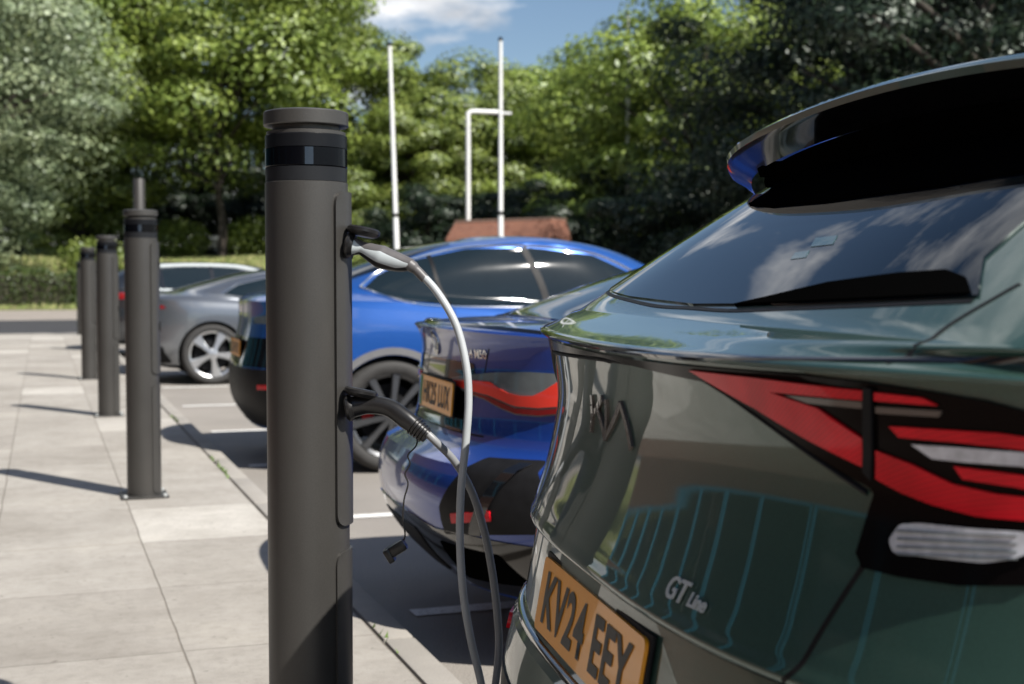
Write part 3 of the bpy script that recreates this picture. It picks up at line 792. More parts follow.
# ---------------------------------------------------------------- grey grand tourer with five spoke wheels
root = empty('parked_car', (1.02, 17.0, ROAD), 0, 'low silver grey coupe with five bladed bright wheels beyond the second charger', 'car', 'cars parked nose away from the chargers')
g = car_body([
    dict(z=(.18, .18, .18), ur=.35, uf=4.75, W=.82),
    dict(z=(.24, .23, .23), ur=.10, uf=4.88, W=.92, sharp=1),
    dict(z=(.42, .38, .34), ur=.0, uf=4.94, W=.955),
    dict(z=(.60, .55, .46), ur=.0, uf=4.96, W=.965),
    dict(z=(.78, .70, .58), ur=.02, uf=4.95, W=.97),
    dict(z=(.93, .80, .66), ur=.03, uf=4.92, W=.96),
    dict(z=(1.02, .87, .72), ur=.02, uf=4.85, W=.94, sharp=1),
    dict(z=(1.045, .91, .76), ur=.05, uf=4.70, W=.91),
    dict(z=(1.08, .95, .84), ur=.30, uf=4.3, W=.86),
    dict(z=(1.10, .97, .90), ur=.48, uf=3.85, W=.82, Lr=.75, sharp=1),
    dict(z=(1.21, 1.12, 1.08), ur=.90, uf=3.50, W=.74, Lr=.7),
    dict(z=(1.31, 1.28, 1.25), ur=1.30, uf=3.10, W=.65, Lr=.6, Lf=.6),
    dict(z=(1.37, 1.37, 1.34), ur=1.75, uf=2.75, W=.57, Lr=.4, Lf=.4),
    dict(z=(1.38, 1.385, 1.355), ur=1.86, uf=2.68, W=.52, Lr=.35, Lf=.35),
], M['silver'], root, crown=.025, sub=4, wheels=(.86, 3.78), wheel_r=.36, arch=.03, NA=24)
ALLCARS.append(g)
for u, rt in ((.86, .18), (3.78, .5)):
    for s in (1, -1): wheel(root, u, s, .36, .955, 'blade', spokes=5, rot=R(-90)+.0, rim_r=.77, disc=M['trim'])
for ax in ('near', 'far'):
    patch(g, 'side_window', ax, [(1.0, 1.06), (1.5, 1.0), (3.0, .98), (3.35, .99), (2.8, 1.23), (2.2, 1.30), (1.6, 1.26), (1.2, 1.17)], M['glass_l'], h=.05, r=.03)
    line_on(g, 'window_trim', ax, [(.98, 1.065), (1.2, 1.182), (1.6, 1.272), (2.2, 1.312), (2.8, 1.242), (3.38, .99)], .016, M['chrome'], off=.005)
    shut(g, ax, [(2.0, .98), (2.02, .75), (2.02, .33)]); shut(g, ax, [(1.35, 1.0), (1.35, .8), (1.25, .65)])
both(g, 'tail_lamp', [(-.10, .905), (-.80, .885), (-.86, .90), (-.84, .935), (-.10, .935)], M['red_d'], axis='rear', h=.03)
patch(g, 'lower_bumper', 'rear', [(-.84, .26), (.84, .26), (.86, .46), (-.86, .46)], M['trim'], h=.05, r=.03)
patch(g, 'rear_glass', 'top', [(.52, -.55), (.50, 0), (.52, .55), (1.1, .58), (1.62, .48), (1.66, 0), (1.62, -.48), (1.1, -.58)], M['glass'], h=.06)
patch(g, 'windscreen', 'front', [(-.6, 1.0), (.6, 1.0), (.46, 1.27), (-.46, 1.27)], M['glass'], h=.06, r=.06)
number_plate(g, 'rear', (.0, .70), 'YB23 FZN')
both(g, 'headlight', [(.5, .58), (.86, .62), (.86, .70), (.5, .66)], M['lens'], axis='front', h=.04)
for s in (1, -1):
    bm = bmesh.new(); add_box(bm, (2.95, s*1.0, 1.0), (.12, .20, .11), None, .04); from_bm('door_mirror', bm, M['gloss'], root)

# ---------------------------------------------------------------- dark estate at the far end
root = empty('parked_car', (.78, 22.9, ROAD), 0, 'dark grey estate car with bright roof line and window trim, last in the row', 'car', 'cars parked nose away from the chargers')
e_ = car_body([
    dict(z=(.20, .20, .20), ur=.30, uf=4.35, W=.80),
    dict(z=(.26, .25, .25), ur=.08, uf=4.46, W=.87, sharp=1),
    dict(z=(.45, .40, .38), ur=.0, uf=4.52, W=.90),
    dict(z=(.80, .70, .62), ur=.02, uf=4.52, W=.91),
    dict(z=(1.02, .92, .78), ur=.03, uf=4.45, W=.90),
    dict(z=(1.08, .98, .82), ur=.05, uf=4.30, W=.88, sharp=1),
    dict(z=(1.10, 1.03, .98), ur=.10, uf=3.55, W=.84, Lr=.5, sharp=1),
    dict(z=(1.28, 1.27, 1.22), ur=.26, uf=3.10, W=.76, Lr=.5),
    dict(z=(1.44, 1.46, 1.42), ur=.55, uf=2.70, W=.66, Lr=.5, Lf=.5),
    dict(z=(1.47, 1.50, 1.45), ur=.72, uf=2.55, W=.60, Lr=.4, Lf=.4),
], M['dark'], root, crown=.02, sub=4, wheels=(.85, 3.6), wheel_r=.33, NA=20)
ALLCARS.append(e_)
for u in (.85, 3.6):
    for s in (1, -1): wheel(root, u, s, .33, .89, 'multi', spokes=8)
for ax in ('near', 'far'):
    patch(e_, 'side_window', ax, [(.60, 1.12), (1.5, 1.07), (2.9, 1.06), (2.55, 1.32), (2.2, 1.41), (1.4, 1.43), (.85, 1.38)], M['glass_l'], h=.06, r=.03)
    line_on(e_, 'roof_rail', ax, [(.52, 1.30), (.80, 1.42), (1.4, 1.465), (2.2, 1.445), (2.7, 1.33), (2.85, 1.25)], .07, M['handle_w'], off=.01, raise_=.015)
    line_on(e_, 'window_trim', ax, [(.58, 1.10), (1.5, 1.05), (2.95, 1.04)], .045, M['handle_w'], off=.006)
    line_on(e_, 'door_pillar', ax, [(1.05, 1.08), (1.0, 1.42)], .05, M['gloss'], off=.006)
    line_on(e_, 'door_pillar', ax, [(1.85, 1.08), (1.8, 1.44)], .06, M['gloss'], off=.006)
both(e_, 'tail_lamp', [(-.45, .95), (-.86, .92), (-.88, 1.03), (-.45, 1.01)], M['red_d'], axis='rear', h=.03)
patch(e_, 'rear_glass', 'rear', [(-.58, 1.14), (.58, 1.14), (.50, 1.40), (-.50, 1.40)], M['glass'], h=.05, r=.05)
patch(e_, 'windscreen', 'front', [(-.6, 1.08), (.6, 1.08), (.5, 1.38), (-.5, 1.38)], M['glass'], h=.06, r=.06)
number_plate(e_, 'rear', (-.002, .80), 'BX21 RTE')

# ================================================================== CHARGING BOLLARDS
BA = math.atan2(-.12, 1)      # facing of the socket panel
def arc_panel(z0, z1, half, r0, r1, rc, n=28, capz=True):
    """curved cover plate hugging the post, corners rounded in the developed plane"""
    bm = bmesh.new(); w = half*r1
    poly = rounded([(-w, z0), (w, z0), (w, z1), (-w, z1)], rc, 6)
    pts = [Vector(p) for p in poly]; ring = []
    for i in range(len(pts)):
        a, c_ = pts[i], pts[(i+1) % len(pts)]; m = max(1, int((c_-a).length/.012))
        for q in range(m): ring.append(a.lerp(c_, q/m))
    nb = len(ring); allp = list(ring)
    z = z0+.01
    while z < z1-.005:
        for q in range(1, 16):
            p = Vector((-w+2*w*q/16, z))
            if min((p-r_).length for r_ in ring) > .006 and (abs(p.x) < w-rc or z0+rc < z < z1-rc or abs(p.x) < w*.7): allp.append(p)
        z += .05
    V, _, Fs, *_ = delaunay_2d_cdt(allp, [], [list(range(nb))], 1, 1e-7)
    P = lambda p, r: (r*math.cos(p.x/r1+BA), r*math.sin(p.x/r1+BA), p.y)
    o = [bm.verts.new(P(p, r1)) for p in V]; i_ = {}
    cnt = {}
    for f in Fs:
        for a, c_ in zip(f, list(f[1:])+[f[0]]): cnt[(min(a, c_), max(a, c_))] = cnt.get((min(a, c_), max(a, c_)), 0)+1
    for f in Fs: bm.faces.new([o[q] for q in f])
    for f in Fs:
        for a, c_ in zip(f, list(f[1:])+[f[0]]):
            if cnt[(min(a, c_), max(a, c_))] == 1:
                for q in (a, c_):
                    if q not in i_: i_[q] = bm.verts.new(P(V[q], r0))
                bm.faces.new((o[a], o[c_], i_[c_], i_[a]))
    return bm
def make_bollard():
    r = .0850
    root = empty('charging_bollard')
    bm = bmesh.new(); add_lathe(bm, [(r, .0), (r, 1.351), (r-.003, 1.353)], 96); from_bm('post', bm, M['bollard'], root)
    bm = bmesh.new(); add_lathe(bm, [(r-.0015, 1.353), (r-.0008, 1.381), (r-.003, 1.382)], 96); from_bm('lower_band', bm, flat('band_grey', (.014, .015, .017), .4, spec=.2), root)
    bm = bmesh.new(); add_lathe(bm, [(r-.002, 1.3825), (r-.0006, 1.384), (r-.0006, 1.420), (r-.003, 1.4205)], 96); dsp = from_bm('display_band', bm, flat('display_black', (.002, .002, .003), .15, spec=.15), root)
    bm = bmesh.new(); add_lathe(bm, [(r-.002, 1.4205), (r-.001, 1.4215), (r-.001, 1.447), (r-.004, 1.449)], 96); from_bm('upper_band', bm, flat('band_black', (.006, .0065, .008), .35, spec=.2), root)
    bm = bmesh.new(); add_lathe(bm, [(r-.004, 1.449), (r-.004, 1.4555), (r-.010, 1.4575), (r-.016, 1.458), (r-.016, 1.468)], 96); from_bm('neck', bm, M['bollard'], root)
    bm = bmesh.new(); add_lathe(bm, [(r-.010, 1.4665), (r+.0005, 1.467), (r+.002, 1.469), (r+.002, 1.494), (r, 1.4965), (r-.006, 1.498), (r-.02, 1.500), (.0, 1.501)], 96); from_bm('cap', bm, M['bollard'], root)
    ca = -1.69     # clear sensor window in the display band
    bm = bmesh.new(); q = []
    for i in range(7):
        a = ca-.10+.2*i/6
        q.append((bm.verts.new(((r+.0002)*math.cos(a), (r+.0002)*math.sin(a), 1.3845)), bm.verts.new(((r+.0002)*math.cos(a), (r+.0002)*math.sin(a), 1.4195))))
    for A, B in zip(q, q[1:]): bm.faces.new((A[0], B[0], B[1], A[1]))
    from_bm('sensor_window', bm, flat('sensor_glass', (.015, .022, .035), .12), dsp)
    from_bm('socket_panel', arc_panel(.645, 1.332, .95, r-.004, r+.0075, .030), M['bollard'], root, angle=30)
    from_bm('service_panel', arc_panel(.02, .592, .95, r-.004, r+.0050, .030), M['bollard'], root, angle=30)
    bm = bmesh.new(); add_box(bm, (0, 0, .006), (.24, .24, .010), None, .004)
    bp_ = from_bm('base_plate', bm, M['bollard'], root)
    for sx in (-1, 1):
        for sy in (-1, 1):
            bm = bmesh.new(); add_lathe(bm, [(.011, .011), (.011, .021), (.004, .024)], 6, 'z', (sx*.10, sy*.10, 0)); from_bm('anchor_bolt', bm, M['steel'], bp_)
    for zc in (.892, 1.224):
        bm = bmesh.new(); add_lathe(bm, [(.027, -.004), (.0295, .001), (.0295, .005), (.025, .007), (.023, .002)], 36, 'z')
        bm.transform(Matrix.Rotation(BA, 4, 'Z') @ Matrix.Translation((r+.003, 0, zc)) @ Matrix.Rotation(R(90), 4, 'Y'))
        from_bm('socket', bm, M['trim'], root)
    return root
def copy_tree(o, parent=None):
    c_ = o.copy(); COL.objects.link(c_); c_.parent = parent
    for ch in [x for x in bpy.data.objects if x.parent == o]: copy_tree(ch, c_)
    return c_
bol_lab = ['tall grey charging bollard in the foreground with two plugged cables',
           'grey charging bollard second from the camera, standing on a bolted base beside a grey coupe',
           'grey charging bollard third from the camera, between the second and a slimmer looking far one',
           'grey charging bollard fourth from the camera, partly hidden behind the third one',
           'smallest grey charging bollard at the far end of the row']
BGRP = 'charging bollards in a row along the pavement'
proto = make_bollard()
spots = [(.521, 2.79), (.492, 7.30), (.515, 11.72), (.50, 16.1), (.76, 29.0)]
BOL = [proto]+[copy_tree(proto) for _ in spots[1:]]
for o, (x, y), lb in zip(BOL, spots, bol_lab): o.location = (x, y, -.014 if y < 3 else 0); tag(o, lb, 'charging bollard', BGRP)
lb_ = box('warning_label', (.0868*math.cos(2.2), .0868*math.sin(2.2), .98), (.0006, .045, .09), M['label'], BOL[0], rot=Matrix.Rotation(2.2, 3, 'Z'))

# slim post seen above the second bollard
p = on_ground(139, 352); y_ = 19.3
pp = at(139, 179, 20.6)
bm = bmesh.new(); add_lathe(bm, [(.085, 0), (.085, pp.z-.01), (.08, pp.z), (0, pp.z)], 24)
sp_ = from_bm('lighting_post', bm, M['bollard'], None); sp_.location = (pp.x, pp.y, 0); tag(sp_, 'slim dark grey post rising directly behind the second bollard', 'post')

# ================================================================== CABLES AND PLUGS
def plug(name_label, pts, rads, lid_c, lid_rot, dark, z_sock):
    root = empty('charging_plug', pts[0], 0, name_label, 'charging plug', 'charging plugs in the nearest bollard')
    P = catmull([Vector(p_)-Vector(pts[0]) for p_ in pts], 8)
    n = len(P); rr = [float(np.interp(i/(n-1), np.linspace(0, 1, len(rads)), rads)) for i in range(n)]
    tube('handle', P, rr, M['handle_b'] if dark else M['grip'], root, 24, lambda i: (.86, 1.0))
    if not dark:
        # pale shells on both flanks and a black belly, following the waisted handle
        def skin(name, lo_f, hi_f, mat, both_sides, off):
            for sg in ((1, -1) if both_sides else (1,)):
                bm = bmesh.new(); prev = None
                for i in range(1, n-1):
                    t_ = (P[min(i+1, n-1)]-P[max(i-1, 0)]).normalized(); sd = t_.cross(Vector((0, 0, 1))).normalized(); w = sd.cross(t_); f = i/(n-1)
                    lo, hi = lo_f(f), hi_f(f); q = []
                    for j in range(15):
                        a = lo+(hi-lo)*j/14; ed = .0 if 0 < j < 14 else -.002
                        q.append(bm.verts.new(P[i]+sd*(.86*rr[i]+off+ed)*math.cos(a)*sg+w*(rr[i]+off+ed)*math.sin(a)))
                    if prev:
                        for j in range(14): bm.faces.new((prev[j], prev[j+1], q[j+1], q[j]))
                    prev = q
                from_bm(name, bm, mat, root)
        lo_ = lambda f: float(np.interp(f, [0, .12, .3, .5, .75, 1], [-1.5, -1.25, -.55, -.55, -.75, -.45]))
        hi_ = lambda f: float(np.interp(f, [0, .12, .3, .5, .75, 1], [1.0, .75, .10, .55, .35, .05]))
        skin('side_shell', lo_, hi_, M['handle_w'], True, .0012)
        skin('belly_grip', lambda f: -math.pi-lo_(f), lo_, M['handle_b'], False, .0018 if True else 0)
    bm = bmesh.new(); add_lathe(bm, [(.024, -.004), (.0275, .0), (.0275, .004), (.024, .007), (.021, .012)], 40, 'z')
    d = (Vector(pts[1])-Vector(pts[0])).normalized(); bm.transform(d.to_track_quat('Z', 'Y').to_matrix().to_4x4()); from_bm('collar', bm, M['handle_b'], root)
    if dark:
        for q in range(5):
            i = n-2-q; bm = bmesh.new(); d = (P[i]-P[i-1]).normalized()
            add_lathe(bm, [(rr[i]-.002, -.0022), (rr[i]+.0028, -.0012), (rr[i]+.0028, .0012), (rr[i]-.002, .0022)], 28, 'z'); bm.transform(Matrix.Translation(P[i]) @ d.to_track_quat('Z', 'Y').to_matrix().to_4x4())
            from_bm('gland_ring', bm, M['handle_b'], root)
    bm = bmesh.new(); add_lathe(bm, [(0, -.010), (.024, -.010), (.030, -.007), (.0345, -.002), (.0345, .004), (.031, .0075), (.024, .006), (.0, .006)], 44, 'z')
    bm.transform(Matrix.Translation(Vector(lid_c)-Vector(pts[0])) @ lid_rot.to_4x4()); ld = from_bm('socket_lid', bm, M['handle_b'], root)
    return root
C1 = Vector((spots[0][0], spots[0][1], 0))
Dp = 2.76
A0, A1, A2, A3, A4 = (at(348.5, 245, Dp+.003), at(362, 248, Dp+.0), at(381, 256.5, Dp-.01), at(399, 262, Dp-.02), at(412, 264.5, Dp-.03))
lidr = Matrix.Rotation(R(-1), 3, 'X') @ Matrix.Rotation(R(12), 3, 'Y')
plug('pale grey handled plug in the upper socket of the nearest bollard', [A0, A1, A2, A3, A4], [.0225, .0130, .0235, .0185, .0115], at(363.5, 231.5, Dp-.0), lidr, False, 1.17)
B0, B1, B2, B3, B4 = (at(348.5, 408, Dp+.003), at(367, 405, Dp), at(388, 407.5, Dp-.01), at(406, 419.5, Dp-.02), at(427, 436.5, Dp-.03))
plug('black handled plug in the lower socket of the nearest bollard', [B0, B1, B2, B3, B4], [.0225, .0190, .0185, .0195, .0150], at(361, 392.5, Dp-.0), lidr, True, .82)
def cable(pix, label, mat, ground_pts, r=.0080):
    P = [at(x, y, d) for x, y, d in pix] + ground_pts
    o = tube('charging_cable', catmull(P, 10), r, mat, None, 16)
    return tag(o, label, 'cable', 'charging cables')
c1 = cable([(408, 263.5, Dp-.03), (417, 270.5, Dp-.03), (437, 292, Dp-.04), (456, 325, Dp-.05), (466, 365, Dp-.06), (468.5, 400, Dp-.07), (466, 440, Dp-.08), (461, 490, Dp-.08), (460, 540, Dp-.08), (463, 590, Dp-.07), (470, 635, Dp-.06), (480, 678, Dp-.04), (487, 712, 2.74), (498, 750, 2.76)],
      'light grey cable arching from the upper plug down towards the ground', M['cable'], [Vector((1.02, 2.90, -.02)), Vector((1.20, 2.97, -.088)), Vector((1.5, 2.98, -.09)), Vector((2.2, 2.95, -.09)), Vector((3.2, 2.98, -.09))])
c2 = cable([(426, 432.5, Dp-.03), (436, 442, Dp-.03), (455, 462, Dp-.01), (472, 492, 2.77), (484, 530, 2.79), (492, 570, 2.80), (497, 610, 2.80), (499, 645, 2.80), (496, 680, 2.79), (490, 715, 2.78), (485, 750, 2.80)],
      'darker grey cable hanging from the lower black plug behind the light one', flat('cable_shade', (.20, .205, .21), .42, var=.08), [Vector((.93, 3.02, .03)), Vector((1.05, 3.12, .012)), Vector((1.25, 3.15, -.088)), Vector((1.8, 3.18, -.09)), Vector((2.9, 3.2, -.09))])
box_ = tube('strain_relief', catmull([at(409, 264, Dp-.03), at(417, 270.5, Dp-.03), at(425, 279, Dp-.032)], 5), [.0125]*4+[.0100]*7, M['grip'], c1)
ly = tube('dust_cap_lanyard', catmull([at(418, 436, Dp-.02), at(416, 446, Dp-.02), at(408, 455, Dp-.02), at(410, 464, Dp-.02), at(405, 474, Dp-.02), at(408, 484, Dp-.02), at(404, 500, Dp-.02), at(403, 520, Dp-.02), at(405, 536, Dp-.02), at(400, 545, Dp-.02)], 6), .0017, M['handle_b'], None, 8)
tag(ly, 'thin black lanyard with rubber dust cap dangling below the lower plug', 'dust cap')
bm = bmesh.new(); add_box(bm, (0, 0, 0), (.046, .026, .024), None, .006); add_box(bm, (-.018, 0, -.004), (.014, .032, .030), None, .004)
dcap = from_bm('rubber_cap', bm, M['handle_b'], ly); dcap.location = at(396, 549, Dp-.02); dcap.rotation_euler = (0, R(-32), R(-20))

# ================================================================== GROUND
def grid_sheet(name, x0, x1, y0, y1, zf, mat, nx=1, ny=1):
    bm = bmesh.new(); V = [[bm.verts.new((x0+(x1-x0)*i/nx, y0+(y1-y0)*j/ny, zf(x0+(x1-x0)*i/nx, y0+(y1-y0)*j/ny))) for i in range(nx+1)] for j in range(ny+1)]
    for j in range(ny):
        for i in range(nx): bm.faces.new((V[j][i], V[j][i+1], V[j+1][i+1], V[j+1][i]))
    return tag(from_bm(name, bm, mat, None), kind='structure')
def sstep(t_): t_ = max(0, min(1, t_)); return t_*t_*(3-2*t_)
def bank(x, y): return -.112+2.5*sstep((y-60)/20)+1.8*sstep((y-80)/60)
m, nt, bs = nmat('grass_ground'); v = coords(nt)
f1 = noise(nt, v, .25, 5); f2 = noise(nt, v, 9, 4)
L(nt, mix(nt, .5, ramp(nt, f1, [(.35, (.075, .105, .028)), (.65, (.22, .19, .085))]), ramp(nt, f2, [(.3, (.06, .08, .025)), (.7, (.20, .19, .08))])), bs.inputs['Base Color']); bs.inputs['Roughness'].default_value = .9
bump(nt, bs, f2, .6, .05); M['grass'] = m
ys = [-60, -20, 20, 50]+[60+2*i for i in range(41)]+[160, 250, 700]
bm = bmesh.new(); prev = None
for y in ys:
    row = [bm.verts.new((x, y, bank(x, y)+(.25*math.sin(x*.17+y*.05)*sstep((y-62)/10)))) for x in [-500, -120, -60]+[-48+6*i for i in range(22)]+[120, 500]]
    if prev:
        for i in range(len(row)-1): bm.faces.new((prev[i], prev[i+1], row[i+1], row[i]))
    prev = row
tag(from_bm('ground', bm, M['grass'], None), kind='structure')
bm_, nt, bs = nmat('shaded_brick_paving'); v = coords(nt); br = nt.nodes.new('ShaderNodeTexBrick'); br.inputs['Scale'].default_value = 1; br.inputs['Brick Width'].default_value = .21; br.inputs['Row Height'].default_value = .105; br.inputs['Mortar Size'].default_value = .005
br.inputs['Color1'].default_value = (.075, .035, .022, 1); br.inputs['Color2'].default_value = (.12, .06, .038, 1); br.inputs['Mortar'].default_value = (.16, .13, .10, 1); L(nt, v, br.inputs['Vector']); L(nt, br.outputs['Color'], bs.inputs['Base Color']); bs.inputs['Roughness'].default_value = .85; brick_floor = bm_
# asphalt car park
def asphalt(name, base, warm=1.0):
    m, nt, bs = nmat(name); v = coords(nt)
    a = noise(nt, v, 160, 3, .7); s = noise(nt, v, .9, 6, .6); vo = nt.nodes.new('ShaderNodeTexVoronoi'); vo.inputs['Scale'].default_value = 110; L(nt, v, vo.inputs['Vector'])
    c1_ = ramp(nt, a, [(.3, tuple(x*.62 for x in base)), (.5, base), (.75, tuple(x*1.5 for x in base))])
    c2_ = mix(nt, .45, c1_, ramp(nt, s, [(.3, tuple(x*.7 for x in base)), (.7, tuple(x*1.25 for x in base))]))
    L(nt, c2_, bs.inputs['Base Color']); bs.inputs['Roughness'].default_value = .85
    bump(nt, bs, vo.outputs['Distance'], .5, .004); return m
grid_sheet('shaded_brick_paving', -6.58, -2.1, -16, 30, lambda x, y: .004, brick_floor)  # unseen strip, dark tones stand in for shaded ground mirrored in the tailgate
grid_sheet('car_park', -.2, 60, -20, 31, lambda x, y: ROAD, asphalt('worn_asphalt', (.24, .22, .195)))
grid_sheet('shaded_road', -80, 80, 31, 43, lambda x, y: ROAD+.004, asphalt('shade_asphalt', (.035, .035, .038)))  # the shade lying across the road is put into this near-black asphalt
grid_sheet('far_forecourt', -80, 80, 43, 57, lambda x, y: ROAD-.004, asphalt('pale_asphalt', (.26, .23, .20)))
# flagged pavement with joints, stains and a few paler slabs
m, nt, bs = nmat('paving_flags'); v = coords(nt)
mp = nt.nodes.new('ShaderNodeMapping'); mp.inputs['Location'].default_value = (.20, .30, 0); L(nt, v, mp.inputs['Vector'])
sw = nt.nodes.new('ShaderNodeSeparateXYZ'); L(nt, mp.outputs['Vector'], sw.inputs[0])
cb_ = nt.nodes.new('ShaderNodeCombineXYZ'); L(nt, sw.outputs['Y'], cb_.inputs['X']); L(nt, sw.outputs['X'], cb_.inputs['Y'])
wob = nt.nodes.new('ShaderNodeTexNoise'); wob.inputs['Scale'].default_value = 3; L(nt, v, wob.inputs['Vector'])
vm = nt.nodes.new('ShaderNodeVectorMath'); vm.operation = 'MULTIPLY_ADD'; L(nt, wob.outputs['Color'], vm.inputs[0]); vm.inputs[1].default_value = (.012, .012, 0); L(nt, cb_.outputs[0], vm.inputs[2])
br = nt.nodes.new('ShaderNodeTexBrick'); br.offset = 0; br.inputs['Scale'].default_value = 1; br.inputs['Brick Width'].default_value = .9; br.inputs['Row Height'].default_value = .6
br.inputs['Mortar Size'].default_value = .004; br.inputs['Mortar Smooth'].default_value = .5; br.inputs['Bias'].default_value = 0
br.inputs['Color1'].default_value = (0, 0, 0, 1); br.inputs['Color2'].default_value = (1, 1, 1, 1); br.inputs['Mortar'].default_value = (.5, .5, .5, 1)
L(nt, vm.outputs[0], br.inputs['Vector'])
n1 = noise(nt, v, 1.3, 8, .65); n2 = noise(nt, v, 220, 3, .7); n3 = noise(nt, v, 5.5, 7, .7); n4 = noise(nt, v, 24, 5, .7)
slab = ramp(nt, br.outputs['Color'], [(.0, (.32, .30, .272)), (.45, (.352, .332, .302)), (.84, (.365, .345, .315)), (.93, (.47, .45, .415))])
slab = mix(nt, br.outputs['Fac'], slab, (.20, .18, .155))
c_ = mix(nt, .75, slab, ramp(nt, n1, [(.25, (.60, .57, .53)), (.55, (.95, .94, .92)), (.8, (1.2, 1.18, 1.12))]), 'MULTIPLY')
c_ = mix(nt, .6, c_, ramp(nt, n2, [(.3, (.72, .72, .72)), (.7, (1.2, 1.2, 1.2))]), 'MULTIPLY')
c_ = mix(nt, .4, c_, ramp(nt, n3, [(.35, (.78, .77, .75)), (.6, (1.1, 1.1, 1.1))]), 'MULTIPLY')
c_ = mix(nt, .35, c_, ramp(nt, n4, [(.38, (.70, .69, .67)), (.5, (1, 1, 1)), (.72, (1.12, 1.12, 1.1))]), 'MULTIPLY')
spt = noise(nt, v, 31, 2, .5)
c_ = mix(nt, ramp(nt, spt, [(.68, (0, 0, 0)), (.72, (.6, .6, .6))]), c_, (.12, .105, .09))
L(nt, c_, bs.inputs['Base Color']); bs.inputs['Roughness'].default_value = .82
bp2 = nt.nodes.new('ShaderNodeBump'); bp2.inputs['Strength'].default_value = .6; bp2.inputs['Distance'].default_value = .004
hm = nt.nodes.new('ShaderNodeMath'); hm.operation = 'MULTIPLY_ADD'; L(nt, br.outputs['Fac'], hm.inputs[0]); hm.inputs[1].default_value = -1.5; L(nt, n2, hm.inputs[2])
L(nt, hm.outputs[0], bp2.inputs['Height']); L(nt, bp2.outputs['Normal'], bs.inputs['Normal'])
M['paving'] = m
bm = bmesh.new(); add_box(bm, (-2.8, 7, -.10), (7.592, 46, .2)); tag(from_bm('pavement', bm, M['paving'], None, smooth=False), kind='structure')
def concrete(name, base):
    m, nt, bs = nmat(name); v = coords(nt)
    a = noise(nt, v, 150, 3, .7); s = noise(nt, v, 2.2, 6, .65)
    c_ = mix(nt, .6, ramp(nt, a, [(.3, tuple(x*.75 for x in base)), (.7, tuple(x*1.2 for x in base))]), ramp(nt, s, [(.3, tuple(x*.72 for x in base)), (.7, tuple(x*1.12 for x in base))]))
    L(nt, c_, bs.inputs['Base Color']); bs.inputs['Roughness'].default_value = .85; bump(nt, bs, a, .4, .002); return m
# kerb stones, each 0.9 m, with thin dark joints and bevelled edge
bm = bmesh.new(); y = -16.0
while y < 30:
    add_box(bm, (1.057, y+.457, -.0975), (.098, .905, .195), None, .008); y += .915
tag(from_bm('kerb', bm, concrete('kerb_stone', (.30, .28, .25)), None), kind='structure')
box_k = bmesh.new(); add_box(box_k, (1.05, 7, -.11), (.12, 46, .19)); tag(from_bm('kerb_bed', box_k, flat('joint_dirt', (.06, .05, .04), .9), None, smooth=False), kind='structure')
# weeds in the kerb joint
bm = bmesh.new()
for (yc, n_) in ((8.1, 26), (8.6, 12), (4.1, 5), (11.2, 14), (14.0, 80), (14.6, 90)):
    for q in range(n_):
        x = 1.004+random.gauss(0, .006); yy = yc+random.gauss(0, .12); h_ = random.uniform(.008, .03)*(2.2 if yc > 13 else 1); a = random.uniform(0, 6.28); lx, ly = math.cos(a)*h_*.7, math.sin(a)*h_*.7
        w_ = h_*.3
        bm.faces.new([bm.verts.new((x-w_*math.sin(a), yy+w_*math.cos(a), 0)), bm.verts.new((x+w_*math.sin(a), yy-w_*math.cos(a), 0)), bm.verts.new((x+lx, yy+ly, h_))])
tag(from_bm('weeds', bm, flat('weed_green', (.10, .17, .03), .7), None, smooth=False), kind='stuff')
# bay markings
m, nt, bs = nmat('worn_white_paint'); v = coords(nt); w1 = noise(nt, v, 40, 6, .75)
L(nt, ramp(nt, w1, [(.36, (.30, .28, .25)), (.46, (.72, .71, .68))]), bs.inputs['Base Color']); bs.inputs['Roughness'].default_value = .7
M['linepaint'] = m
bm = bmesh.new()
for yc in (.45, 2.6, 4.80, 6.87, 8.98, 11.09, 13.43, 15.8, 18.2, 20.4, 22.6, 24.8):
    vs = [bm.verts.new(p_) for p_ in ((1.28, yc-.05, ROAD+.004), (6.0, yc-.05, ROAD+.004), (6.0, yc+.05, ROAD+.004), (1.28, yc+.05, ROAD+.004))]; bm.faces.new(vs)
tag(from_bm('bay_markings', bm, M['linepaint'], None, smooth=False), kind='structure')

# ================================================================== POLES, BRICK ENCLOSURE, OFFICE
def pole(px, top, D, w, lab, kind='flagpole', lean=0.0):
    p1 = at(px, top, D)
    root = empty(kind, (p1.x-math.tan(lean)*(p1.z+.11), p1.y, -.11), 0, lab, 'flagpole', 'white poles beyond the cars')
    H = p1.z+.11
    bm = bmesh.new(); add_lathe(bm, [(w*.5, 0), (w*.5, H*.38), (w*.42, H*.385), (w*.34, H), (.0, H)], 20)
    o = from_bm('pole', bm, M['steel_w'], root)
    bm = bmesh.new(); add_lathe(bm, [(w*.56, H*.376), (w*.56, H*.389)], 20); from_bm('joint_collar', bm, M['trim'], root)
    bm = bmesh.new(); add_lathe(bm, [(.02, H-.01), (w*.45, H+.02), (w*.5, H+.07), (w*.25, H+.12), (0, H+.13)], 16); from_bm('finial', bm, M['trim'], root)
    bm = bmesh.new(); add_tube(bm, [(w*.6, 0, 1.2), (w*.45, 0, H*.6), (w*.38, 0, H-.05)], .006, 6); from_bm('halyard', bm, M['steel_w'], root)
    root.rotation_euler = (0, lean, 0)
    return root
M['steel_w'] = flat('white_pole_paint', (.70, .71, .69), .45, var=.06, vscale=2)
pole(389.5, 46, 42, .155, 'white flagpole on the left, leaning slightly, rising behind the upper plug', lean=R(-1.8))
pole(500.5, 41, 42, .155, 'white flagpole standing in front of the brick enclosure')
